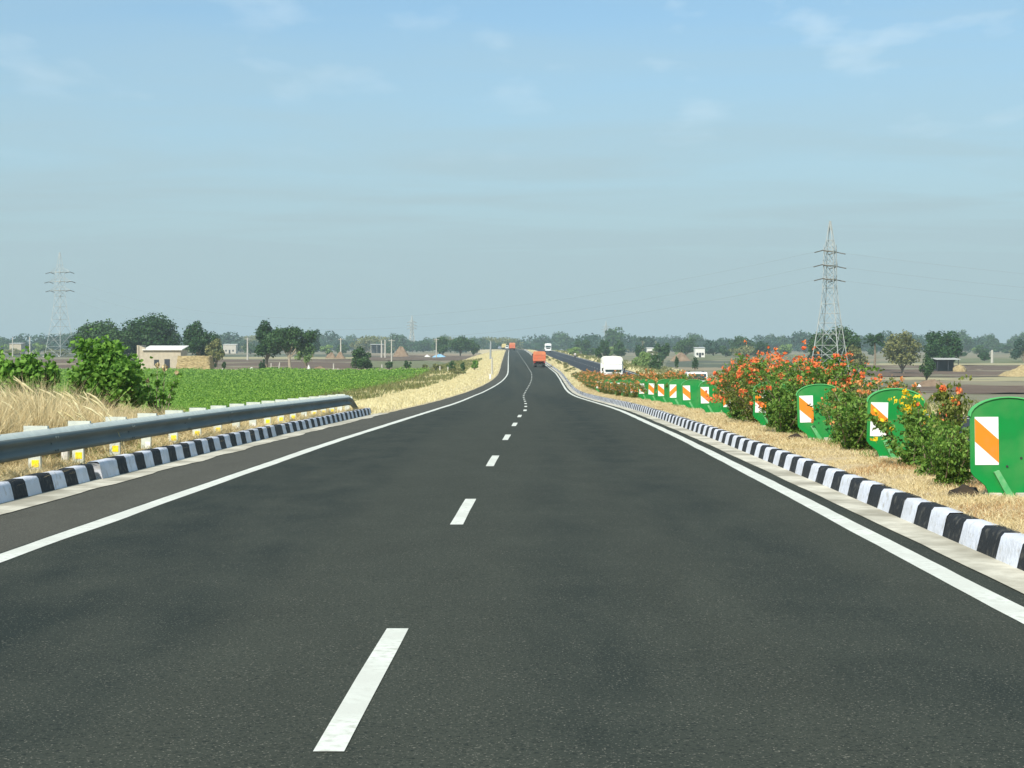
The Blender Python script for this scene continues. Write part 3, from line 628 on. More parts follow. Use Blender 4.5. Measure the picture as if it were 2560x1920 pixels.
# median dry grass
u, y, r_ = scatter(330000, HW+0.78, HW+4.2, 9, 150, seed=3); x = u+C(y); cl = clump(x, y)
k = r_.random(len(x)) < 0.45+0.55*cl; u, x, y, cl = u[k], x[k], y[k], cl[k]; h = (0.02+0.05*r_.random(len(x)))*(0.6+0.8*cl)*np.clip(y/25, 1, 1.6)
h = h*np.where(u > HW+2.4, 1.8, 1)
blades('dry_grass', x, y, medz(u, y)-0.01, h, 0.0035+0.00022*y, M['dry'], spread=1.0, label='short straw coloured dry grass covering the median', cat='grass')
u, y, r_ = scatter(26000, HW+1.6, HW+4.2, 9, 150, seed=4); x = u+C(y); cl = clump(x, y, 0.6); k = cl > 0.68; u, x, y = u[k], x[k], y[k]
blades('green_grass', x, y, medz(u, y)-0.01, 0.05+0.12*r_.random(len(x)), 0.004+0.0003*y, M['green_grass'], spread=0.6, label='sparse green weeds between the dry grass of the median', cat='weeds')
u, y, r_ = scatter(60000, HW+0.8, HW+4.2, 9, 120, seed=24); x = u+C(y); cl = clump(x+3, y+5, 0.5); k = cl > 0.62; u, x, y = u[k], x[k], y[k]
blades('withered_grass', x, y, medz(u, y)-0.01, 0.03+0.07*r_.random(len(x)), 0.004+0.00025*y, M['dry_brown'], spread=1.0, label='patches of withered brown grass on the median', cat='grass')
# left: short grass behind the rail, then taller straw to the left
u, y, r_ = scatter(120000, -7.6, -5.42, 12, 58, seed=5); x = u+C(y); cl = clump(x, y)
blades('verge_grass', x, y, terrain(x, y)+0.04, (0.05+0.20*r_.random(len(x)))*(0.5+cl), 0.004+0.0003*y, M['dry'], spread=0.7, label='dry grass at the feet of the guardrail posts', cat='grass')
u, y, r_ = scatter(9000, -7.6, -5.6, 12, 58, seed=15); x = u+C(y); cl = clump(x, y, 0.7); k = cl > 0.5; u, x, y = u[k], x[k], y[k]
blades('verge_weeds', x, y, terrain(x, y)+0.04, 0.08+0.22*r_.random(len(x)), 0.009, M['green_grass'], spread=0.6, label='green weeds among the dry grass behind the guardrail', cat='weeds')
r_ = np.random.default_rng(6); n = 100000; y = r_.uniform(20, 40, n); u = -6.7-r_.random(n)**1.3*4.2; x = u+C(y)
pxs = CX+FPX*x/y; cl = clump(x, y, 0.8); fall = np.clip((540-pxs)/340, 0.15, 1)
h = (0.35+0.95*r_.random(n))*(0.55+0.6*cl)*(0.35+0.75*fall)
blades('tall_dry_grass', x, y, terrain(x, y), h, 0.010, M['dry'], lean=(-0.2, 0), spread=0.35, label='tall straw coloured grass standing behind the guardrail at far left', cat='grass')
n = 9000; y = r_.uniform(22, 34, n); u = -6.8-r_.random(n)*3; x = u+C(y); k = clump(x, y, 1.1) > 0.6; x, y = x[k], y[k]
blades('brown_grass', x, y, terrain(x, y), 0.25+0.5*r_.random(len(x)), 0.010, M['dry_brown'], lean=(0.1, 0), spread=0.7, label='reddish brown dead grass tufts among the tall straw at left', cat='grass')
# long leaning seed stalks
mb = MB(); rr = random.Random(8)
for i in range(60):
    yy = rr.uniform(24, 33); px = rr.uniform(-10, 330); xx = at(px, yy); zb = gz(xx, yy); L = rr.uniform(1.0, 1.7)*(1.0 if px < 180 else 0.8); a = rr.uniform(-0.75, -0.2)
    p = [(xx+math.sin(a)*L*t*(0.6+0.5*t), yy+0.1*t, zb+L*t*(1-0.22*t*t)+0.1) for t in (0, .35, .7, .85, 1)]
    mb.tube(p, [0.006, 0.006, 0.006, 0.022, 0.004], 4)
o = mb.build('seed_stalks', M['dry_pale']); tag(o, 'long leaning pale seed stalks rising above the tall dry grass', 'grass', kind='stuff')
# bank and shoulder grass farther on
u, y, r_ = scatter(260000, -16.0, -5.05, 54, 700, pw=1.1, seed=9); x = u+C(y); cl = clump(x, y, 0.35); k = (u < -6.6-1.2*cl) | (r_.random(len(u)) < 0.3); u, x, y, cl = u[k], x[k], y[k], cl[k]
blades('bank_grass', x, y, terrain(x, y)+0.04, (0.04+0.14*r_.random(len(x)))*(0.6+0.8*cl), 0.004+0.00028*y, M['dry_pale'], spread=0.6, label='pale yellow dry grass on the bank between the road shoulder and the crop', cat='grass')
u, y, r_ = scatter(22000, -17.5, -10.0, 60, 420, seed=10); x = u+C(y); cl = clump(x, y, 0.3); k = (cl > 0.5) | (u < -14.5); u, x, y = u[k], x[k], y[k]
blades('bank_weeds', x, y, terrain(x, y)+0.03, 0.2+0.45*r_.random(len(x)), 0.01+0.0005*y, M['leaf_olive'], spread=0.5, label='olive green weeds at the foot of the bank beside the crop', cat='weeds')
u, y, r_ = scatter(36000, HW+0.80, HW+4.2, 150, 700, seed=12); x = u+C(y)
blades('far_median_grass', x, y, medz(u, y), 0.10+0.22*r_.random(len(x)), 0.005+0.0003*y, M['dry_pale'], spread=0.6, label='dry grass on the far part of the median', cat='grass')
u, y, r_ = scatter(50000, HW+12.9, HW+30, 45, 700, seed=13); x = u+C(y); cl = clump(x, y, 0.25)
k1 = cl < 0.5
blades('roadside_grass', x[k1], y[k1], terrain(x, y)[k1]+0.05, 0.15+0.4*r_.random(k1.sum()), 0.012+0.0008*y[k1], M['dry_pale'], spread=0.6, label='dry grass on the far side of the opposite road', cat='grass')
k2 = ~k1
blades('roadside_weeds', x[k2], y[k2], terrain(x, y)[k2]+0.05, 0.2+0.6*r_.random(k2.sum()), 0.02+0.0008*y[k2], M['leaf_olive'], spread=0.6, label='olive weeds on the far side of the opposite road', cat='weeds')

# ---------------------------------------------------------------- guardrail
def rail_xy(y): return float(C(y))-5.80, float(H(y))
gr = empty('guardrail', (0, 0, 0)); tag(gr, 'grey steel crash barrier with a corrugated beam along the left kerb', 'guardrail')
prof = [(0.0, 0.31), (-0.012, 0.325), (0.0, 0.312)]
prof = [(-0.035, 0.262), (-0.01, 0.262), (0.012, 0.252), (0.02, 0.225), (0.018, 0.205), (-0.045, 0.165), (-0.055, 0.135), (-0.045, 0.105), (0.018, 0.065), (0.02, 0.045), (0.015, 0.025), (0.0, 0.004), (-0.03, -0.002)]
NLIP = 3
rows = []
yy = list(np.arange(-6, 54.01, 1.0)) + [54.6, 55.4, 56.3, 57.2, 58.2, 59.2, 60.0]
V = []
for y in yy:
    x0, h = rail_xy(y); base = h+0.33
    if y > 54: t = (y-54)/6; base -= 0.56*(t*t*(3-2*t)); x0 += -0.25*t
    for (a, b) in prof: V.append((x0+a, y, base+b))
lit_stripV = []
for y in yy:
    x0, h = rail_xy(y); base = h+0.33
    if y > 54: t = (y-54)/6; base -= 0.56*(t*t*(3-2*t)); x0 += -0.25*t
    for (a, b) in ((-0.012, 0.266), (-0.075, 0.335), (-0.082, 0.333), (-0.075, 0.27)): lit_stripV.append((x0+a, y, base+b))
n = len(prof); F = grid_faces(len(yy), n)
np_mesh('lit_top_strip', lit_stripV, grid_faces(len(yy), 4), M['steel_post'], gr)  # added pale strip, tilted and coloured to stand for the beam's sunlit top edge
mi_ = np.tile(np.array([1]*2+[0]*(n-3)), len(yy)-1)
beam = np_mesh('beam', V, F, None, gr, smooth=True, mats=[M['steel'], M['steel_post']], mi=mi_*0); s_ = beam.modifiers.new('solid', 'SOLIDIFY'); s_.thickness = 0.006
for y in np.arange(9.5, 54, 4.0):          # lap joints: a raised seam plate with bolt heads
    mb = MB(); x0, h = rail_xy(y); mb.box(x0-0.060, x0-0.056, y-0.05, y+0.15, h+0.35, h+0.57)
    for (bz, by) in ((0.22, 0), (0.22, 0.1), (0.045, 0), (0.045, 0.1), (0.135, 0.05)):
        xx = x0 + (0.02 if bz != 0.135 else -0.055)
        mb.box(xx, xx+0.018, y+by-0.012, y+by+0.012, h+0.33+bz-0.012, h+0.33+bz+0.012)
    mb.build('lap_joint', M['steel'], gr)
#
pat = 'WYYYWYYYWWYYYWYYYWW'
ypost = [19.5+2*i for i in range(19)]; allp = [(y, pat[i]) for i, y in enumerate(ypost)] + [(17.5, 'Y'), (15.5, 'W'), (13.5, 'Y'), (11.5, 'Y')]
for (y, c) in allp:
    x0, h = rail_xy(y); zt = h+0.702 if y < 54.5 else h+0.60; zb = gz(x0-0.3, y)-0.3
    mb = MB()          # C-section post, front flange towards the traffic
    mb.box(x0-0.40, x0-0.18, y-0.003, y+0.003, h+0.50, zt); mb.box(x0-0.34, x0-0.18, y-0.003, y+0.003, zb, h+0.50); mb.box(x0-0.34, x0-0.335, y+0.0035, y+0.07, zb, zt); mb.box(x0-0.186, x0-0.18, y+0.0035, y+0.07, zb, zt)
    p = mb.build('post', M['steel_post'], gr)
    mb = MB(); mb.box(x0-0.179, x0-0.085, y-0.004, y+0.002, h+0.40, zt-0.002); mb.box(x0-0.179, x0-0.085, y+0.002, y+0.07, zt-0.012, zt-0.004); mb.box(x0-0.091, x0-0.085, y+0.002, y+0.07, h+0.40, zt-0.012)
    mb.build('spacer', M['steel_post'], p)
    mb = MB(); cx0 = x0-0.25; cz = h+0.20
    if c == 'Y': mb.box(cx0-0.045, cx0+0.05, y-0.008, y-0.0035, cz-0.045, cz+0.05); mb.build('reflector', M['reflect_yellow'], p)
    else: mb.box(cx0-0.02, cx0+0.065, y-0.008, y-0.0035, cz-0.10, cz+0.02); mb.build('reflector', M['reflect_white'], p)
x0, h = rail_xy(22.2)
mb = MB(); mb.tube([(x0-0.33, 23.2, h-0.1), (x0-0.33, 23.2, h+0.33)], 0.06, 8); mk = mb.build('marker_post', M['sack']); tag(mk, 'short white marker stub behind the guardrail beside a yellow marked post', 'marker post')

# ---------------------------------------------------------------- anti-glare boards on the median
def board_mesh():
    """outline in x,z: straight sides, arched top, shoulders narrowing to the foot"""
    o = []
    W = 0.37
    W = 0.378
    for t in np.linspace(0, 1, 15):
        a = math.pi*(1-t); o.append((W*math.cos(a), 0.78+0.186*math.sin(a)))
    R_ = [(W, 0.25), (0.344, 0.20), (0.28, 0.152), (0.233, 0.11), (0.206, 0.05), (0.20, 0.0)]
    o += R_ + [(-a, b) for a, b in R_[::-1]]
    return o
OUT = board_mesh()
def make_board(flip):
    root = empty('antiglare_board')
    mb = MB(); mb.prism(OUT, 'y', -0.012, 0.012); b = mb.build('panel', M['plate'], root, bevel=0.004)
    mb = MB(); n = 15
    for i in range(n-1):
        (x0, z0), (x1, z1) = OUT[i], OUT[i+1]; l0 = math.hypot(x0, z0-0.6); l1 = math.hypot(x1, z1-0.6)
        q = [(x0*1.035, z0+0.012), (x1*1.035, z1+0.012), (x1*1.0, z1), (x0*1.0, z0)]
        vs = [(a, -0.028, c) for a, c in q] + [(a, 0.028, c) for a, c in q]
        mb.add(vs, [(0, 1, 2, 3), (7, 6, 5, 4), (0, 4, 5, 1), (2, 6, 7, 3)])
    mb.build('rim', M['plate_edge'], root)
    sx0, sx1, z0, z1 = -0.335, -0.102, 0.315, 0.78
    mb = MB(); mb.box(sx0, sx1, -0.0165, -0.0125, z0, z1); st = mb.build('sticker', M['sticker_white'], root)
    w = sx1-sx0; sh = 0.225
    if flip: q = [(sx0, z0+0.02), (sx1, z0+sh+0.02), (sx1, z0+2*sh-0.01), (sx0, z0+sh-0.01)]
    else: q = [(sx0, z1-0.015-sh), (sx1, z0+0.02), (sx1, z0+sh+0.02), (sx0, z1-0.015)]
    mb = MB(); mb.prism(q, 'y', -0.020, -0.017); mb.build('stripe', M['sticker_orange'], st)
    mb = MB(); mb.prism([(-0.16, 0.245), (-0.11, 0.265), (0.045, 0.0), (-0.03, 0.0)], 'y', -0.05, -0.0125); mb.build('gusset', M['plate_bracket'], root, bevel=0.003)
    mb = MB(); mb.prism([(0.32, 0.20), (0.36, 0.24), (0.24, 0.0), (0.16, 0.0)], 'y', -0.045, -0.0125); mb.build('gusset', M['plate_bracket'], root, bevel=0.003)
    mb = MB(); mb.box(-0.20, -0.09, -0.08, 0.08, -0.12, 0.045); mb.build('footing', M['footing'], root, bevel=0.01)
    mb = MB(); mb.box(0.06, 0.18, -0.08, 0.08, -0.12, 0.045); mb.build('footing', M['footing'], root, bevel=0.01)
    mb = MB()
    for (a, c) in ((-0.02, 0.30), (0.12, 0.38), (0.19, 0.22)): mb.tube([(a, -0.0125, c), (a, -0.02, c)], 0.012, 8)
    mb.build('bolts', M['chassis'], root)
    return root
ordn = ['nearest', 'second', 'third', 'fourth', 'fifth', 'sixth', 'seventh', 'eighth', 'ninth', 'tenth', 'eleventh', 'twelfth', 'thirteenth', 'fourteenth', 'fifteenth', 'sixteenth', 'seventeenth', 'eighteenth', 'nineteenth']
detail = {0: 'nearest green anti-glare board, cut by the right edge, with an orange stripe on white', 1: 'second green anti-glare board from the right, half hidden by yellow flowers',
          2: 'third green anti-glare board from the right, its orange stripe crossed by twigs', 3: 'fourth green anti-glare board from the right, only sticker and foot clear of the bush',
          4: 'dim green anti-glare board in bush shade, its stripe rising to the right', 5: 'green anti-glare board right of the overlapping pair, bush on its right side',
          6: 'middle board of the three overlapping green boards in front of the white jeep', 7: 'left board of the three overlapping green boards, stripe rising to the right'}
bA = make_board(False); bB = make_board(True); usedA = usedB = False
BOARD_Y = [15.8, 22.3, 28.3, 34.6, 40.8, 46.4, 52.4, 57.9, 63.4, 68.9, 74.4, 80.0, 86, 92, 98, 104, 110, 116]
for i, y in enumerate(BOARD_Y):
    flip = i in (4, 7)
    if flip: o = bB if not usedB else copy_tree(bB); usedB = True
    else: o = bA if not usedA else copy_tree(bA); usedA = True
    u = HW+1.92; x = float(C(y))+u+(-0.27 if i == 0 else 0); o.location = (x, y, float(medz(u, y))+0.015); o.rotation_euler = (R(random.uniform(-4, 3)), R(random.uniform(-3, 3) if i else 0), R(random.uniform(-10, 6)))
    lb = detail.get(i) or f'{ordn[i]} green anti-glare board counted from the camera along the median'
    tag(o, lb, 'anti-glare board', 'green boards along the median')
# black plastic heap and stones at the foot of near boards
def blob(name, x, y, z, sx_, sy_, sz_, m, label, cat, seed=0, n=3, rough=0.15):
    import bmesh
    bm = bmesh.new(); bmesh.ops.create_icosphere(bm, subdivisions=n, radius=1); rr = random.Random(seed)
    ph = [rr.uniform(0, 6) for _ in range(6)]
    for v in bm.verts:
        c = v.co; k = 1+rough*(math.sin(c.x*4+ph[0])*math.sin(c.y*5+ph[1])+math.sin(c.z*6+ph[2])*math.sin(c.x*7+ph[3])*0.6)
        v.co = Vector((c.x*sx_*k, c.y*sy_*k, max(c.z, -0.25)*sz_*k))
    me = bpy.data.meshes.new(name); bm.to_mesh(me); bm.free(); me.materials.append(m)
    for p in me.polygons: p.use_smooth = True
    o = bpy.data.objects.new(name, me); COL.objects.link(o); o.location = (x, y, z); tag(o, label, cat); return o
for (y, lb) in ((16.0, 'dark debris heap with white specks left of the nearest green board'), (28.4, 'dark round debris heap at the foot of the third green board')):
    u = HW+(1.28 if y < 20 else 1.5); blob('debris_heap', float(C(y))+u, y, float(medz(u, y))-0.02, 0.16, 0.16, 0.12, M['black_cloth'], lb, 'debris', seed=int(y))

# ---------------------------------------------------------------- flowering shrubs
def shrub(seed, h, w, leaf, petal, n=5200, fl=26, ls=0.065, dens=1.0):
    r = np.random.default_rng(seed); root = empty('flowering_shrub')
    mb = MB(); tips = []
    for s in range(int(11*dens)+3):
        a = r.uniform(0, 2*math.pi); rr = w/2*r.uniform(0.15, 1)**0.7; L = h*r.uniform(0.72, 1.05)*(1-0.28*(rr/(w/2))**2)
        b = (r.uniform(-.12, .12)*w, r.uniform(-.12, .12)*w, -0.05); t = Vector((math.cos(a)*rr, math.sin(a)*rr, L))
        m1 = Vector(b)*0.6+t*0.4+Vector((0, 0, -0.04*h)); m1.x *= 0.8; m1.y *= 0.8
        mb.tube([b, tuple(m1), tuple(Vector(m1)*0.4+t*0.6), tuple(t)], [0.02, 0.014, 0.01, 0.005], 5); tips.append((Vector(b), m1, t))
    mb.build('stems', M['bark_pale'] if seed % 3 == 0 else M['bark'], root)
    P = []; N = []
    nf = n//14
    for f in range(nf):
        b, m1, t = tips[r.integers(len(tips))]; q = r.uniform(0.12, 1.0)
        base = (b*(1-q/0.4)+m1*(q/0.4)) if q < 0.4 else m1*(1-(q-0.4)/0.6)+t*((q-0.4)/0.6)
        d = rand_unit(1, r)[0]; d[2] = abs(d[2])*0.5-0.12; L = r.uniform(0.16, 0.34)*max(0.8, w/2)
        side = np.cross(d, [0, 0, 1.0]); side /= np.linalg.norm(side)+1e-6; up_ = np.cross(side, d)
        for j in range(7):
            tt = (j+1)/7; c = np.array(base)+d*L*tt+np.array([0, 0, -0.10*L*tt*tt])
            for sg in (-1, 1):
                P.append(c+side*sg*0.035+r.normal(0, 0.015, 3)); N.append(up_*0.8+rand_unit(1, r)[0]*0.7)
    P = np.array(P); N = np.array(N); N /= np.linalg.norm(N, axis=1, keepdims=True); k = P[:, 2] > 0.02; P = P[k]; N = N[k]
    V, F = leaves(P, N, ls, r, 0.62, False); np_mesh('foliage', V, F, M[leaf], root)
    P = []; N = []
    for f in range(fl):
        b, m1, t = tips[f % len(tips)]; p = np.array(t)*np.array([1, 1, 1]) + (r.normal(0, 0.16, 3) if f >= len(tips) else 0); p[2] = min(max(p[2]-abs(r.normal(0, 0.22*h)) * (f >= len(tips)), 0.35*h), h*1.1)+0.05
        rad = r.uniform(0.03, 0.095); m_ = int(r.integers(6, 18)); dd = rand_unit(m_, r)
        P.append(p+dd*rad*np.array([1, 1, 0.8])); N.append(dd*0.6+rand_unit(m_, r)*0.6)
    P = np.concatenate(P); N = np.concatenate(N); N /= np.linalg.norm(N, axis=1, keepdims=True)
    V, F = leaves(P, N, ls*0.95, r, 0.8, False); np_mesh('blossoms', V, F, M[petal], root)
    return root
kinds = [shrub(1, 1.75, 3.0, 'shrub_leaf', 'petal_orange', 11000, 95, dens=1.5), shrub(2, 1.6, 2.8, 'shrub_leaf_olive', 'petal_orange', 10000, 85, dens=1.4), shrub(3, 1.45, 2.8, 'shrub_leaf_olive', 'petal_amber', 8500, 38, dens=1.3),
         shrub(4, 0.95, 1.5, 'shrub_leaf', 'petal_yellow', 3800, 20), shrub(5, 1.25, 1.0, 'shrub_leaf_olive', 'petal_orange', 3200, 4, dens=0.5), shrub(6, 1.5, 2.8, 'shrub_leaf_olive', 'petal_amber', 8500, 34, dens=1.3), shrub(7, 0.95, 1.9, 'shrub_leaf', 'petal_orange', 5200, 2)]
ku = [False]*7
def put_shrub(k, u, y, s, sz, label, rz=None):
    o = kinds[k] if not ku[k] else copy_tree(kinds[k]); ku[k] = True
    uu_ = HW+u; o.location = (float(C(y))+uu_, y, float(medz(uu_, y))-0.02); o.scale = (s, s, sz); o.rotation_euler = (0, 0, random.uniform(0, 6.28) if rz is None else rz)
    tag(o, label, 'shrub', 'flowering shrubs along the median')
put_shrub(3, 1.90, 20.7, 0.78, 0.98, 'low shrub with bright yellow blossoms in front of the second green board')
put_shrub(4, 1.66, 18.0, 0.62, 0.98, 'tall thin shrub with few red blossoms left of the nearest green board')
put_shrub(6, 1.45, 17.3, 0.50, 0.78, 'dark leafy shrub nearest the camera, against the left edge of the nearest green board')
put_shrub(6, 1.65, 19.0, 0.60, 0.85, 'dark leafy shrub filling the space between the nearest and second green boards')
put_shrub(6, 1.92, 25.0, 0.85, 1.0, 'green leafy shrub left of the second green board, few red blossoms')
put_shrub(5, 2.5, 26.4, 0.62, 0.78, 'green shrub with scattered orange blossoms behind the right side of the third green board')
put_shrub(6, 2.05, 26.9, 0.62, 1.05, 'leafy shrub covering the right half of the third green board')
put_shrub(0, 2.35, 31.4, 0.95, 0.94, 'big shrub topped with orange blossoms between the third and fourth green boards')
put_shrub(6, 1.75, 31.0, 0.80, 1.0, 'dark leafy shrub on the kerb side between the third and fourth green boards')
put_shrub(6, 1.90, 33.4, 0.72, 1.25, 'leafy shrub pressed against the front of the fourth green board')
put_shrub(1, 2.2, 36.6, 0.95, 1.0, 'tall orange flowering shrub just beyond the fourth green board')
put_shrub(0, 2.1, 38.4, 0.72, 1.0, 'tall orange flowering shrub just in front of the shaded fifth board')
put_shrub(6, 1.85, 39.6, 0.55, 1.25, 'leafy shrub shading the fifth green board')
put_shrub(1, 2.2, 42.0, 0.48, 1.0, 'tall orange flowering shrub just beyond the shaded fifth board')
put_shrub(0, 2.7, 35.0, 0.90, 0.92, 'orange flowering shrub behind the fourth green board on its right')
put_shrub(2, 2.9, 28.6, 0.80, 0.80, 'amber flowered shrub behind the third green board')
put_shrub(6, 2.35, 45.2, 0.50, 1.15, 'leafy shrub against the right side of the board beside the jeep')
ord2 = ordn; ordF = ['first', 'second', 'third', 'fourth', 'fifth', 'sixth', 'seventh', 'eighth', 'ninth']
for i in range(8, 26):
    ya = BOARD_Y[i] if i < len(BOARD_Y) else BOARD_Y[-1]+6.5*(i-17)
    a, b = ord2[min(i, 18)], ord2[min(i+1, 18)]
    lab = (lambda s: f'{s} shrub between the {a} and {b} green boards counted from the camera') if i < 17 else (lambda s: f'{s} shrub beyond the last green board')
    put_shrub([2, 5, 6][i % 3], 2.6 if i < 13 else 2.3, ya+1.6, 1.0, 0.96+0.07*(i % 3), lab('orange flowering') if i < 17 else ordF[i-17]+' orange flowering shrub beyond the farthest green board')
    if i < 17: put_shrub(6, 2.36, ya-0.9, 0.70, 1.16+0.08*(i % 3), lab('green leafy'))
    if 10 < i < 17: put_shrub(2, 1.62, ya-1.6, 0.32, 0.62, lab('small kerb side'))
    put_shrub([5, 2, 2][i % 3], 2.75, ya+4.2, 1.05, 0.95, lab('farther, amber flowered') if i < 17 else ordF[i-17]+' amber flowering shrub on the far side beyond the farthest green board')
# the ragged thin bush by the guardrail uses the same stem-and-spray builder
o = shrub(9, 2.0, 1.5, 'leaf_bright', 'pod', 1150, 4, ls=0.10, dens=0.4); d = 34.5; x = at(392, d); z = gz(x, d); o.name = 'bush'
o.location = (x, d, z); o.scale = (0.8, 0.7, (-(886-HOR)/FPX*d - z)/2.05); tag(o, 'thin ragged bush with pale bare stems, right of the largest bush by the guardrail', 'bush')
for c_ in o.children:
    if c_.name.startswith('blossoms'): c_.name = 'seed_pods'
# small olive tufts farther along the median
o0 = tree('median_bush', 0, 200, 1.6, 0.9, 'x', 'leaf_olive', n=420, ls=0.14, trunkfrac=0.02, lobes=7, zb=0, cat='bush')
for i in range(22):
    o = o0 if i == 0 else copy_tree(o0); y = 158+i*13+random.uniform(-3, 3); u = HW+random.uniform(1.5, 3.2)
    o.location = (float(C(y))+u, y, float(medz(u, y))-0.03); o.rotation_euler = (0, 0, random.uniform(0, 6)); s = random.uniform(0.6, 1.1); o.scale = (s, s, s)
    tag(o, 'small olive brown bush in the line running up the distant median', 'bush', 'small bushes on the distant median')

# ---------------------------------------------------------------- vehicles
def wheel(parent, x, y, r_, w, name='wheel'):
    mb = MB(); mb.tube([(x-w/2, y, r_), (x-w/2+0.03, y, r_), (x+w/2-0.03, y, r_), (x+w/2, y, r_)], [r_*0.93, r_, r_, r_*0.93], 20); t = mb.build(name, M['tyre'], parent, smooth=False)
    mb = MB(); mb.tube([(x-w/2-0.005, y, r_), (x+w/2+0.005, y, r_)], r_*0.55, 14); mb.build('rim', M['rim'], t)
    return t
def truck(name, label, loc, rz, body, cab, L=7.5, W=2.35, Hh=2.75, tarp=None, visor=False, hood=None, cargo_h=None, cat='truck'):
    """front to +Y, origin on the ground under the middle"""
    root = empty(name, loc, rz); tag(root, label, cat)
    yb, yf = -L/2, L/2; deck = 1.05; cf = yf-1.9; w = W/2; ch = cargo_h or Hh
    mb = MB(); mb.box(-0.45, -0.3, yb+0.3, yf-0.3, 0.62, 0.9); mb.box(0.3, 0.45, yb+0.3, yf-0.3, 0.62, 0.9)
    for yy in np.linspace(yb+0.35, yf-0.5, 6): mb.box(-0.9, 0.9, yy, yy+0.08, 0.9, 1.02)
    mb.box(-0.9, 0.9, yb+0.02, yb+0.12, 0.42, 0.56); mb.box(-0.95, -0.9, yb+0.02, yb+0.12, 0.42, 0.9); mb.box(0.9, 0.95, yb+0.02, yb+0.12, 0.42, 0.9)
    mb.build('chassis', M['chassis'], root)
    mb = MB(); mb.box(-w, w, yb, cf-0.05, deck, deck+0.1)
    for sx_ in (-1, 1):
        mb.box(sx_*w-0.03, sx_*w+0.03, yb, cf-0.05, deck+0.1, ch-0.02)
        for yy in np.linspace(yb+0.1, cf-0.2, 9): mb.box(sx_*(w+0.03)-0.03, sx_*(w+0.03)+0.03, yy, yy+0.08, deck, ch)
    mb.box(-w+0.03, w-0.03, cf-0.12, cf-0.06, deck+0.1, ch-0.02)
    cg = mb.build('cargo_body', M[body], root)
    mb = MB(); mb.box(-w+0.03, w-0.03, yb+0.02, yb+0.07, deck+0.1, ch-0.04)
    for xx in np.linspace(-w+0.05, w-0.13, 6): mb.box(xx, xx+0.08, yb-0.03, yb+0.02, deck+0.04, ch)
    for zz in (deck+0.12, (deck+ch)/2, ch-0.1): mb.box(-w+0.02, w-0.02, yb-0.045, yb-0.03, zz, zz+0.07)
    mb.build('tailgate', M[body], root)
    if tarp:
        mb = MB(); top = Hh; n = 10; prof_ = []
        for i in range(n+1):
            a = math.pi*i/n; prof_.append(((w+0.06)*math.copysign(abs(math.cos(a))**0.32, math.cos(a)), ch-0.02+(top-ch+0.3)*abs(math.sin(a))**0.6))
        mb.prism(prof_, 'y', yb-0.02, cf-0.02); mb.build('tarpaulin', M[tarp], root, smooth=False)
    # cab
    mb = MB(); c0 = cf; c1 = yf; ct = 2.75
    side = [(c0, 0.75), (c1-0.02, 0.75), (c1, 1.0), (c1-0.02, 1.7), (c1-0.28, ct-0.15), (c1-0.5, ct), (c0+0.05, ct), (c0, ct-0.1)]
    mb.prism(side, 'x', -w+0.08, w-0.08); cb = mb.build('cab', M[cab], root, bevel=0.05)
    mb = MB(); q = [(c1-0.005, 1.74), (c1+0.012, 1.75), (c1-0.235, ct-0.22), (c1-0.26, ct-0.22)]
    mb.prism(q, 'x', -w+0.22, w-0.22); mb.build('windscreen', M['glass'], cb)
    for s in (-1, 1):
        mb = MB(); xs = sorted((s*(w-0.081), s*(w-0.07))); mb.prism([(c0+0.4, 1.72), (c1-0.25, 1.72), (c1-0.45, ct-0.3), (c0+0.4, ct-0.3)], 'x', *xs); mb.build('side_window', M['glass'], cb)
        mb = MB(); mb.tube([(s*(w-0.30), c1-0.02, 1.05), (s*(w-0.30), c1+0.03, 1.05)], 0.12, 14); mb.build('headlight', M['lamp'], cb)
        mb = MB(); mb.tube([(s*(w-0.08), c1-0.1, 2.2), (s*(w+0.12), c1+0.08, 2.2)], 0.015, 5); mb.box(*sorted((s*(w+0.03), s*(w+0.20))), c1+0.06, c1+0.10, 1.85, 2.3); mb.build('mirror', M['chassis'], cb)
        mb = MB(); mb.box(*sorted((s*(w-0.28), s*(w-0.06))), yb-0.03, yb+0.03, 0.78, 0.96); mb.build('tail_light', M['taillamp'], root)
        wheel(root, s*(w-0.2), yf-1.0, 0.48, 0.26); wheel(root, s*(w-0.28), yb+1.6, 0.48, 0.5)
        mb = MB(); mb.box(*sorted((s*(w-0.52), s*(w-0.04))), yb+1.0, yb+1.02, 0.25, 0.95); mb.build('mudflap', M['chassis'], root)
    if visor:
        mb = MB(); mb.prism([(c1-0.24, 2.10), (c1+0.05, 2.06), (c1-0.02, 2.62), (c1-0.24, 2.72)], 'x', -w+0.14, w-0.14); mb.build('sun_visor', M[cab], cb, bevel=0.02)
    mb = MB(); mb.box(-w+0.3+0.15, w-0.45, c1-0.01, c1+0.02, 1.2, 1.6)
    for k in range(5): mb.box(-w+0.5, w-0.5, c1+0.02, c1+0.035, 1.24+k*0.07, 1.27+k*0.07)
    mb.build('grille', M['rim'] if visor else M['chassis'], cb)
    mb = MB(); mb.box(-w+0.05, w-0.05, c1, c1+0.16, 0.5, 0.78); mb.build('bumper', M[cab], cb, bevel=0.03)
    if hood:
        mb = MB(); mb.prism([(c1-0.35, ct), (c0, ct), (c0, Hh), (c0+0.3, Hh), (c1-0.6, ct+0.35)], 'x', -w+0.12, w-0.12); mb.build('roof_fairing', M[hood], cb, bevel=0.08)
    return root
def rz_at(y): return -math.atan(float(C(y+2)-C(y-2))/4)
def oncoming(name, label, px, d, **k):
    x = at(px, d); return truck(name, label, (x, d, float(H(d))-0.195), math.pi+rz_at(d), **k)
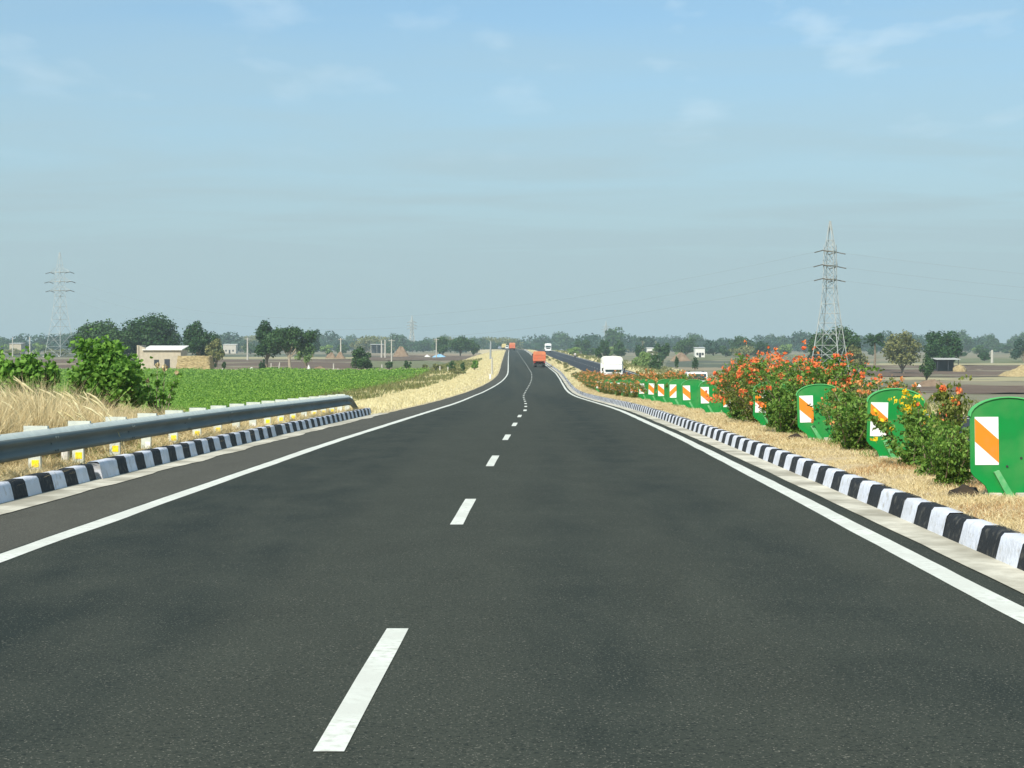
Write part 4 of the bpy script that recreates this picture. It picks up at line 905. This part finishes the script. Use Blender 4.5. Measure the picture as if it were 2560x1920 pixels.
y = 289.0; truck('cargo_truck', 'orange cargo truck seen from behind, nearest vehicle ahead in the right lane', (at(1349, 285), y, float(H(y))+0.005), rz_at(y), 'orange_paint', 'orange_paint', L=7.5, W=2.05, Hh=2.5, tarp='orange_tarp', cargo_h=2.2)
y = 694.0; truck('cargo_truck', 'far orange truck at the crest in the left lane', (at(1280.5, 690), y, float(H(y))+0.005), rz_at(y), 'orange_paint', 'orange_paint', W=2.45, Hh=3.1, tarp='orange_tarp', cargo_h=2.6)
y = 958.0; truck('cargo_truck', 'tiny yellow truck left of the far orange truck at the crest', (at(1259.6, 955), y, float(H(y))+0.005), 0.04, 'yellow_paint', 'yellow_paint', W=2.3, Hh=3.0, tarp='yellow_paint', cargo_h=2.5)
oncoming('cargo_truck', 'white oncoming truck with a tall cream load behind the orange flower hedge', 1530, 186, body='white_paint', cab='white_paint', W=2.22, Hh=3.55, tarp='cream_cloth', cargo_h=2.9, hood='cream_cloth', visor=True)
oncoming('cargo_truck', 'small white oncoming truck far up the opposite road', 1370, 640, body='white_paint', cab='white_paint', W=2.45, Hh=3.1, tarp='white_paint', cargo_h=2.5)
bpy.data.objects['cargo_truck.003'].scale = (1, 1, 0.84)
def car(name, label, loc, rz, paint, L=4.2, W=1.72, Hh=1.8, hoodh=1.12, cat='car', jeep=True):
    root = empty(name, loc, rz); tag(root, label, cat); w = W/2; f = L/2; b = -L/2
    side = [(b+0.03, 0.45), (f-0.05, 0.45), (f, 0.6), (f-0.02, hoodh-0.12), (f-0.12, hoodh-0.02), (f-1.15, hoodh+0.04), (b+0.02, hoodh+0.02), (b, hoodh-0.1)]
    mb = MB(); mb.prism(side, 'x', -w, w); body = mb.build('body', M[paint], root, bevel=0.05)
    cab_ = [(f-1.2, hoodh), (f-1.62, Hh-0.06), (f-1.8, Hh), (b+0.12, Hh), (b+0.03, Hh-0.08), (b+0.02, hoodh)]
    if not jeep: cab_ = [(f-1.2, hoodh), (f-1.9, Hh-0.04), (f-2.1, Hh), (b+0.9, Hh), (b+0.2, hoodh)]
    mb = MB(); mb.prism(cab_, 'x', -w+0.07, w-0.07); cb = mb.build('cabin', M[paint], root, bevel=0.05)
    p0 = Vector((0, f-1.2, hoodh)); p1 = Vector((0, f-1.62 if jeep else f-1.9, Hh-0.06)); dv = (p1-p0)
    a = p0+dv*0.12; c = p0+dv*0.88; nrm = Vector((0, -dv.z, dv.y)).normalized()*-0.012
    nrm = Vector((0, dv.z, -dv.y)).normalized()*0.014
    mb = MB(); mb.prism([(a.y, a.z), (a.y+nrm.y, a.z+nrm.z), (c.y+nrm.y, c.z+nrm.z), (c.y, c.z)], 'x', -w+0.17, w-0.17); mb.build('windscreen', M['glass'], cb)
    for s in (-1, 1):
        mb = MB(); mb.prism([(f-1.55, hoodh+0.1), (f-1.85, Hh-0.14), (b+0.3, Hh-0.14), (b+0.3, hoodh+0.1)], 'x', *sorted((s*(w-0.071), s*(w-0.06)))); mb.build('side_window', M['glass'], cb)
        mb = MB(); mb.tube([(s*(w-0.25), f-0.03, 0.86), (s*(w-0.25), f+0.02, 0.86)], 0.10, 14); mb.build('headlight', M['lamp'], body)
        mb = MB(); mb.box(*sorted((s*(w+0.0), s*(w+0.17))), f-1.42, f-1.37, hoodh+0.05, hoodh+0.22); mb.build('mirror', M[paint], cb)
        mb = MB(); mb.box(*sorted((s*(w-0.25), s*(w-0.1))), b-0.012, b+0.01, 0.8, 1.0); mb.build('tail_light', M['taillamp'], body)
        wheel(root, s*(w-0.1), f-0.75, 0.34, 0.2); wheel(root, s*(w-0.1), b+0.75, 0.34, 0.2)
    mb = MB(); mb.box(-w+0.42, w-0.42, f-0.01, f+0.015, 0.72, 0.98)
    mb.build('grille', M['chassis'], body)
    mb = MB(); mb.box(-w+0.02, w-0.02, f+0.0, f+0.12, 0.42, 0.6); mb.box(-w+0.05, w-0.05, b-0.1, b+0.0, 0.42, 0.6); mb.build('bumper', M['chassis'] if jeep else M[paint], body)
    mb = MB(); mb.box(-w+0.3, w-0.3, b-0.012, b+0.004, hoodh+0.12, Hh-0.2); 
    if jeep: mb.build('rear_window', M['glass'], cb)
    if jeep:
        mb = MB()
        for s in (-1, 1): mb.box(s*(w-0.3)-0.02, s*(w-0.3)+0.02, b+0.4, f-2.0, Hh+0.0, Hh+0.07)
        mb.build('roof_rack', M['chassis'], cb)
    return root
d = 131.0; car('jeep', 'white oncoming jeep with a dark windscreen behind the green boards', (at(1742, d), d, float(H(d))-0.195), math.pi+rz_at(d), 'white_paint', L=4.3, W=1.74, Hh=1.86, hoodh=1.13, cat='jeep')
d = 850.0; car('parked_car', 'tiny white van at the shoulder beside the far orange truck', (at(1267.5, d), d, float(H(d))+0.005), 0.02, 'white_paint', Hh=2.1, hoodh=1.2, cat='van')
d = 1040.0; car('parked_car', 'tiny grey blue car farthest left on the crest', (at(1249, d), d, float(H(d))+0.005), 0.1, 'grey_paint', Hh=1.9, cat='car')

# motorcycle and rider
def skin_fig(name, pts, edges, rads, m, parent=None):
    me = bpy.data.meshes.new(name); me.from_pydata(pts, edges, []); o = bpy.data.objects.new(name, me); COL.objects.link(o)
    if parent: o.parent = parent
    md_ = o.modifiers.new('skin', 'SKIN')
    for i, r0 in enumerate(rads): me.skin_vertices[0].data[i].radius = (r0, r0)
    me.skin_vertices[0].data[0].use_root = True
    s = o.modifiers.new('sub', 'SUBSURF'); s.levels = 1; s.render_levels = 1
    me.materials.append(m); return o
d = 425.0; x = at(1437.5, d); zb = float(H(d))-0.195
mc = empty('motorcycle', (x, d, zb), math.pi+rz_at(d)); tag(mc, 'dark motorcycle ridden along the outer edge of the opposite road', 'motorcycle')
for yy in (0.62, -0.62): wheel(mc, 0, yy, 0.30, 0.10)
mb = MB(); mb.tube([(0, -0.6, 0.5), (0, -0.2, 0.72), (0, 0.2, 0.78), (0, 0.42, 0.9)], [0.08, 0.12, 0.15, 0.05], 8); mb.tube([(0, 0.0, 0.4), (0, 0.25, 0.45)], 0.16, 8); mb.build('frame', M['chassis'], mc)
mb = MB(); mb.tube([(-0.33, 0.28, 1.02), (0, 0.42, 1.0), (0.33, 0.28, 1.02)], 0.018, 6); mb.tube([(0, 0.42, 1.0), (0, 0.62, 0.3)], 0.03, 6); mb.build('handlebar', M['rim'], mc)
mb = MB(); mb.tube([(0, 0.46, 0.92), (0, 0.54, 0.92)], 0.09, 10); mb.build('headlight', M['lamp'], mc)
pts = [(0, -0.15, 0.86), (0, -0.12, 1.1), (0, -0.06, 1.36), (0, -0.02, 1.48), (0, 0.0, 1.58), (0, 0.02, 1.70),
       (-0.2, -0.05, 1.36), (-0.28, 0.12, 1.14), (-0.31, 0.3, 1.05), (0.2, -0.05, 1.36), (0.28, 0.12, 1.14), (0.31, 0.3, 1.05),
       (-0.14, 0.0, 0.84), (-0.26, 0.25, 0.72), (-0.22, 0.12, 0.36), (-0.22, 0.26, 0.32), (0.14, 0.0, 0.84), (0.26, 0.25, 0.72), (0.22, 0.12, 0.36), (0.22, 0.26, 0.32)]
ed = [(0, 1), (1, 2), (2, 3), (3, 4), (4, 5), (2, 6), (6, 7), (7, 8), (2, 9), (9, 10), (10, 11), (0, 12), (12, 13), (13, 14), (14, 15), (0, 16), (16, 17), (17, 18), (18, 19)]
rd = [0.15, 0.14, 0.15, 0.06, 0.09, 0.085, 0.065, 0.045, 0.04, 0.065, 0.045, 0.04, 0.1, 0.075, 0.05, 0.05, 0.1, 0.075, 0.05, 0.05]
pr = skin_fig('person', pts, ed, rd, M['skin']); pr.location = (x, d, zb); pr.rotation_euler = (0, 0, math.pi+rz_at(d)); tag(pr, 'person in a white shirt riding the motorcycle on the opposite road', 'person')
skin_fig('shirt', [(0, -0.15, 0.9), (0, -0.12, 1.1), (0, -0.06, 1.36), (-0.2, -0.05, 1.36), (-0.27, 0.1, 1.17), (0.2, -0.05, 1.36), (0.27, 0.1, 1.17)], [(0, 1), (1, 2), (2, 3), (3, 4), (2, 5), (5, 6)], [0.175, 0.165, 0.175, 0.09, 0.07, 0.09, 0.07], M['cloth_white'], pr)
skin_fig('trousers', [(0, -0.15, 0.84), (-0.14, 0.0, 0.84), (-0.26, 0.25, 0.72), (-0.22, 0.14, 0.42), (0.14, 0.0, 0.84), (0.26, 0.25, 0.72), (0.22, 0.14, 0.42)], [(0, 1), (1, 2), (2, 3), (0, 4), (4, 5), (5, 6)], [0.16, 0.12, 0.095, 0.07, 0.12, 0.095, 0.07], M['cloth_dark'], pr)
mb = MB(); mb.tube([(0, -0.02, 1.62), (0, -0.01, 1.70), (0, 0, 1.76)], [0.10, 0.10, 0.05], 10); mb.build('hair', M['hair'], pr)

# ---------------------------------------------------------------- pylons
def pylon(px, d, ytop, label, yaw, zb=None, rad=0.06):
    x = at(px, d); z = gz(x, d) if zb is None else zb; Ht = -(ytop-HOR)/FPX*d - z
    root = empty('pylon', (x, d, z), yaw); tag(root, label, 'pylon')
    s = Ht/26.5; rad *= s**0.6
    lv = [(0, 2.75), (0.10, 2.38), (0.22, 1.95), (0.36, 1.48), (0.48, 1.12), (0.58, 0.92), (0.635, 0.88), (0.72, 0.84), (0.81, 0.80), (0.88, 0.48), (1.0, 0.08)]
    def c(i, sx_, sy_): t, w = lv[i]; return Vector((sx_*w*s, sy_*w*s, t*Ht))
    cor = [(-1, -1), (1, -1), (1, 1), (-1, 1)]
    for q in cor:
        MB().tube([c(i, *q) for i in range(len(lv))], [rad*1.25]*5+[rad]*(len(lv)-5), 4).build('leg', M['pylon'], root)
    for f in range(4):
        a, b = cor[f], cor[(f+1) % 4]; mb = MB()
        for i in range(len(lv)-1):
            mb.tube([c(i, *a), c(i+1, *b)], rad*0.6, 4); mb.tube([c(i, *b), c(i+1, *a)], rad*0.6, 4)
            if i: mb.tube([c(i, *a), c(i, *b)], rad*0.6, 4)
            if i < 4:
                m_ = (c(i, *a)+c(i+1, *b)+c(i, *b)+c(i+1, *a))/4; mb.tube([(c(i, *a)+c(i+1, *a))/2, m_], rad*0.45, 4); mb.tube([(c(i, *b)+c(i+1, *b))/2, m_], rad*0.45, 4)
        mb.build('bracing', M['pylon'], root)
    tips = []
    for lvl, al in ((6, 2.6), (7, 3.0), (8, 2.6)):
        t, w = lv[lvl]
        for sg in (-1, 1):
            tip = Vector((sg*(w+al)*s, 0, t*Ht)); mb = MB()
            for sy_ in (-1, 1):
                mb.tube([c(lvl, sg, sy_), tip], rad*0.8, 4); mb.tube([Vector((sg*w*s, sy_*w*s, t*Ht+1.1*s)), tip], rad*0.6, 4)
            for k in (0.3, 0.6):
                pa = c(lvl, sg, -1).lerp(tip, k); pb = c(lvl, sg, 1).lerp(tip, k); mb.tube([pa, pb], rad*0.5, 4); mb.tube([pa, Vector((sg*w*s, -w*s, t*Ht+1.1*s)).lerp(tip, k)], rad*0.5, 4)
            mb.build('crossarm', M['pylon'], root)
            mb = MB()
            for sy_ in (-1, 1): mb.tube([tip, tip+Vector((0, sy_*1.5*s, -0.35*s))], 0.09*s, 6)
            mb.build('insulator', M['insul'], root); tips.append(tip)
    mb = MB()
    for t_ in (0.635, 0.72, 0.81): mb.box(-0.84*s, 0.84*s, -0.84*s, 0.84*s, t_*Ht-0.08*s, t_*Ht+0.08*s)
    mb.build('frame_ring', M['pylon'], root)
    mb = MB()
    for q in cor: v = c(0, *q); mb.box(v.x-0.35*s, v.x+0.35*s, v.y-0.35*s, v.y+0.35*s, -0.8, 0.25*s)
    mb.build('footing', M['post_conc'], root)
    return root, [Matrix.Translation((x, d, z)) @ Matrix.Rotation(yaw, 4, 'Z') @ t for t in tips], Ht
pr1, tip1, h1 = pylon(2074, 272, 553, 'tall lattice power pylon on the right above the orange flowers', R(60))
pl1, tip2, h2 = pylon(151, 600, 631, 'pale lattice power pylon at far left beyond the bushes', R(-30), rad=0.065)
pf1, tip3, h3 = pylon(1030, 1350, 789, 'tiny faint pylon on the horizon left of the road', R(20), rad=0.2)
pf2, tip4, h4 = pylon(1515, 1900, 803, 'barely visible pylon in the haze above the white truck', R(20), rad=0.2)
def wire(a, b, sag, label):
    mb = MB(); a = Vector(a); b = Vector(b); n = 28
    mb.tube([a.lerp(b, t/n) - Vector((0, 0, sag*4*(t/n)*(1-t/n))) for t in range(n+1)], 0.012, 4); o = mb.build('power_cable', M['wire']); tag(o, label, 'cable', 'cables between the pylons')
nm = ['lower left', 'lower right', 'middle left', 'middle right', 'upper left', 'upper right']
for i in (0, 2, 4): wire(tip1[i], tip2[i], 14, f'thin cable from the {nm[i].split()[0]} crossarm of the right pylon across to the left pylon')
for i in (1, 3, 5):
    t = tip1[i]; wire(t, (t.x+230, t.y+60, t.z-1), 6, f'thin cable leaving the {nm[i].split()[0]} crossarm of the right pylon towards the right edge')

# ---------------------------------------------------------------- buildings, poles and small things in the fields
def boxhouse(name, px0, px1, ytop, d, label, wall, roof, depth=5, cat='house', slope=0.25, openf=False, zb=None):
    x0, x1 = at(px0, d), at(px1, d); z = gz((x0+x1)/2, d) if zb is None else zb; h = -(ytop-HOR)/FPX*d - z; W_ = x1-x0
    root = empty(name, ((x0+x1)/2, d, z)); tag(root, label, cat); w = W_/2
    mb = MB()
    if openf:
        for (xx, yy_) in ((-w+0.1, 0), (w-0.25, 0), (0, 0), (-w+0.1, depth), (w-0.25, depth)): mb.box(xx, xx+0.15, yy_, yy_+0.15, 0, h-0.3)
        mb.build('post', M[wall], root); mb = MB(); mb.box(-w+0.2, w-0.3, depth-0.3, depth-0.1, 0, h-0.35); mb.build('back_wall', M['dark_open'], root)
    else:
        mb.prism([(0, -0.3), (depth, -0.3), (depth, h-0.12), (0, h-0.12-slope)], 'x', -w, w); wl_ = mb.build('wall', M[wall], root)
        mb = MB(); mb.box(-0.45, 0.45, -0.04, 0.01, 0, 2.0); mb.build('door', M['dark_open'], wl_)
        for s in (-1, 1): mb = MB(); mb.box(s*w*0.55-0.4, s*w*0.55+0.4, -0.04, 0.01, 1.0, 2.0); mb.build('window', M['dark_open'], wl_)
    mb = MB(); mb.prism([(-0.3, h-0.2-slope+0.08), (depth+0.3, h-0.05), (depth+0.3, h+0.03), (-0.3, h-0.12-slope+0.08)], 'x', -w-0.25, w+0.25); mb.build('roof', M[roof], root)
    return root
# farmhouse with parapet gable on the left and a sloping white roof
d = 300; x0, x1 = at(343, d), at(452, d); z = gz((x0+x1)/2, d); h = -(863-HOR)/FPX*d - z; fw = (x1-x0)
root = empty('farmhouse', ((x0+x1)/2, d, z)); tag(root, 'beige flat farmhouse with a white sloping roof sheet behind the largest bush', 'house'); w = fw/2
mb = MB(); mb.box(-w+1.5, w, 0, 6, -0.3, h-0.95); wl_ = mb.build('wall', M['plaster'], root)
mb = MB(); mb.box(-w, -w+0.3, -0.2, 6.2, -0.3, h); mb.prism([(-w+0.3, -0.3), (-w+1.5, -0.3), (-w+1.5, h-0.5), (-w+0.3, h-0.03)], 'y', 0, 0.3); mb.build('parapet', M['plaster'], root)
mb = MB(); mb.prism([(-0.4, h-0.93), (6.2, h-0.16), (6.2, h-0.05), (-0.4, h-0.8)], 'x', -w+1.0, w+0.3); mb.build('roof', M['roof_white'], root)
mb = MB(); mb.box(1.0, 2.0, -0.05, 0.01, -0.1, 2.0); mb.build('door', M['dark_open'], wl_)
mb = MB(); mb.box(-0.9, 0.0, -0.05, 0.01, 0.9, 1.9); mb.build('window', M['dark_open'], wl_)
boxhouse('shed', 558, 590, 860, 900, 'low shed with a pale roof right of the haystack, far off', 'post_conc', 'roof_white', 6, 'shed')
boxhouse('open_shelter', 926, 958, 860, 950, 'open shelter with a thin grey roof left of the twin poles', 'post_conc', 'roof_grey', 6, 'shelter', openf=True)
boxhouse('small_house', 24, 53, 857, 700, 'tiny pale house among far trees at the left edge', 'plaster', 'roof_grey', 6, 'house')
boxhouse('small_house', 1738, 1762, 868, 640, 'small white house among the far trees right of the white truck', 'roof_white', 'roof_grey', 5, 'house')
boxhouse('small_house', 1618, 1634, 869, 800, 'tiny pale building roof among far trees above the flower hedge', 'roof_white', 'roof_white', 5, 'house')
boxhouse('dark_shelter', 2342, 2398, 895, 352, 'low dark shelter under the wide dark tree on the right', 'dark_open', 'roof_grey', 4, 'shelter', openf=True)
blob('straw_heap', at(2400, 345), 345, gz(at(2400, 345), 345), 1.4, 1.2, 1.5, M['hay'], 'small pale straw heap against the right end of the dark shelter', 'straw heap', seed=3)
# haystack
d = 278; x0, x1 = at(444, d), at(533, d); z = gz((x0+x1)/2, d); import bmesh
bm = bmesh.new(); bmesh.ops.create_cube(bm, size=1); bmesh.ops.subdivide_edges(bm, edges=bm.edges[:], cuts=14, use_grid_fill=True)
rr = random.Random(4)
for v in bm.verts:
    c_ = v.co; rnd = 1-0.10*(abs(2*c_.x)**6+abs(2*c_.y)**6)*max(0, c_.z+0.5)
    v.co = Vector((c_.x*(x1-x0)*rnd+rr.gauss(0, 0.04), c_.y*4.5*rnd+rr.gauss(0, 0.04), (c_.z+0.5)*2.75+rr.gauss(0, 0.05)+0.25*(0.25-c_.x*c_.x)*max(0, c_.z)))
me = bpy.data.meshes.new('haystack'); bm.to_mesh(me); bm.free(); me.materials.append(M['hay']); hs = bpy.data.objects.new('haystack', me); COL.objects.link(hs); hs.location = ((x0+x1)/2, d, z-0.1)
tag(hs, 'big square straw stack at the far edge of the green crop', 'haystack')
def pole(px, y1, d, label, r0=0.13, lean=0, arm=False, name='utility_pole', cat='utility pole', zb=None, mt='post_conc'):
    x = at(px, d); z = gz(x, d); h = -(y1-HOR)/FPX*d - z
    root = empty(name, (x, d, z)); tag(root, label, cat)
    MB().tube([(0, 0, -0.3), (lean*0.5, 0, h*0.5), (lean, 0, h)], [r0*1.2, r0, r0*0.8], 8).build('shaft', M[mt], root)
    if arm:
        mb = MB(); mb.box(lean-0.9, lean+0.9, -0.06, 0.06, h-0.45, h-0.33); mb.build('crossarm', M['post_conc'], root)
        mb = MB()
        for a in (-0.8, 0, 0.8): mb.tube([(lean+a, 0, h-0.33), (lean+a, 0, h-0.1)], 0.06, 6)
        mb.build('insulators', M['insul'], root)
pole(619, 844, 470, 'grey pole left of the dark pair of field trees', 0.22, arm=True)
pole(852, 845, 520, 'pale pole right of the domed tree, beside two earth mounds', 0.22, arm=True)
pole(954, 851, 540, 'left of the twin pale poles beside the open shelter', 0.25, name='utility_pole')
pole(963, 850, 540, 'right of the twin pale poles beside the open shelter', 0.25)
pole(979, 848, 430, 'pole with a crossarm right of the twin poles', 0.17, arm=True)
pole(1091, 846, 560, 'pole beside the blue tarpaulin at the tree clump', 0.2, arm=True)
pole(1226, 853, 400, 'grey pole on the dry bank left of the road', 0.22, lean=0.1, mt='wire')
pole(1230, 893, 232, 'short pale leaning stake below the grey pole on the dry bank', 0.12, name='stake', cat='stake')
pole(32, 843, 600, 'left of two thin poles at the far left edge', 0.2)
pole(75, 842, 600, 'right of two thin poles at the far left edge', 0.24)
pole(2480, 875, 480, 'pale post standing in the green strip at far right', 0.35, name='stub_pole')
pole(2478, 876, 24, 'x', 0.004) if False else None
for (px, y1, d, lb) in [(678, 908, 284, 'pale stake under the thin trunked field tree'), (697, 906, 284, 'leaning pale stake between the two field trees'), (834, 909, 274, 'concrete fence post left of the round bush at the crop edge'),
                        (845, 921, 272, 'shortest fence post at the crop edge'), (955, 911, 272, 'concrete fence post right of the round bush at the crop edge'), (1100, 915, 262, 'fence post among scrub at the corner of the crop'),
                        (1120, 917, 255, 'pale fence post nearest the road among the scrub')]:
    pole(px, y1, d, lb, 0.12, lean=0.15 if 'leaning' in lb else 0, name='fence_post', cat='post')
x = at(1225.5, 205); mb = MB(); mb.box(-0.13, 0.13, -0.06, 0.06, -0.2, 0.62); mb.box(-0.10, 0.10, -0.05, 0.05, 0.62, 0.68); ms_ = mb.build('marker_stone', M['sack'], bevel=0.03); ms_.location = (x, 205, gz(x, 205)+0.04); tag(ms_, 'white marker stone on the dry bank left of the road bend', 'marker stone')
def mound(px, wpx, ytop, d, label, m='earth', name='earth_mound', cat='mound', hh=None):
    x = at(px, d); z = gz(x, d); h = hh or max(0.3, -(ytop-HOR)/FPX*d - z); w = wpx/FPX*d*0.62; rr = random.Random(int(px)); ph = [rr.uniform(0, 6) for _ in range(5)]
    V = [(0, 0, h)]; F = []; nr, na = 9, 28
    for i in range(1, nr+1):
        t = i/nr
        for a in range(na):
            th = 2*math.pi*a/na; k = 1+0.16*math.sin(2*th+ph[0])+0.10*math.sin(3*th+ph[1])+0.06*math.sin(7*th+ph[2])
            zz = h*max(0, 1-t**1.5)**1.15*(1+0.12*math.sin(th*3+t*6+ph[3]))+rr.gauss(0, 0.03)*h*(t < 1) - (0.15 if i == nr else 0)
            V.append((math.cos(th)*w*t*k, math.sin(th)*w*0.8*t*k, zz))
    mb = MB(); mb.add(V, [(0, 1+a, 1+(a+1) % na) for a in range(na)] + [(1+(i-1)*na+a, 1+i*na+a, 1+i*na+(a+1) % na, 1+(i-1)*na+(a+1) % na) for i in range(1, nr) for a in range(na)])
    o = mb.build(name, M[m], smooth=True); o.location = (x, d, z); tag(o, label, cat); return o
mound(828, 22, 881, 520, 'left of two brown earth mounds beside a pale pole'); mound(851, 24, 880, 515, 'right of two brown earth mounds beside a pale pole')
mound(1002, 36, 867, 600, 'large pointed brown earth mound left of the road')
mound(1068, 12, 882, 590, 'white heap left of the blue tarpaulin', 'sack', 'white_heap', 'heap', 0.7)
mound(1098, 26, 876, 575, 'light blue tarpaulin sheet spread over a heap by the pole', 'tarp_blue', 'tarpaulin', 'tarpaulin', 1.1)
mound(557, 16, 922, 274, 'white sack nearest the haystack at the crop edge', 'sack', 'sack', 'sack', 0.55)
mound(610, 10, 920, 276, 'middle pale sack at the crop edge', 'sack', 'sack', 'sack', 0.6)
mound(629, 14, 919, 277, 'right lumpy white sack at the crop edge', 'sack', 'sack', 'sack', 0.75)
mound(772, 8, 914, 290, 'small white drum shaped bundle under the pale green bush', 'sack', 'sack', 'sack', 0.9)
mound(800, 40, 915, 288, 'low brown rubble heap right of the pale green bush', hh=0.7)
mound(2330, 80, 938, 225, 'low grassy earth mound in the ploughed field on the right', 'earth', hh=0.9)
mound(2298, 12, 947, 222, 'white boulder at the left end of the low grassy mound', 'sack', 'boulder', 'boulder', 0.4)
mound(2560, 110, 901, 300, 'sandy heap at the right edge beyond the ploughed field', 'hay', 'sand_heap', 'heap', 2.2)
mound(1700, 40, 882, 520, 'brown bare mound left of the small white house', 'earth')

# ---------------------------------------------------------------- haze: one closed box round the whole scene
mb = MB(); mb.box(-6500, 6500, -300, 7300, -9, 75); hz = mb.build('haze', bpy.data.materials.new('haze_air')); tag(hz, kind='stuff')
hm = hz.data.materials[0]; hm.use_nodes = True; n, l = hm.node_tree.nodes, hm.node_tree.links; n.remove(n['Principled BSDF'])
pv = n.new('ShaderNodeVolumePrincipled'); pv.inputs['Density'].default_value = 0.00030; pv.inputs['Color'].default_value = (0.72, 0.88, 0.90, 1); pv.inputs['Anisotropy'].default_value = 0.0
l.new(pv.outputs[0], n['Material Output'].inputs['Volume'])
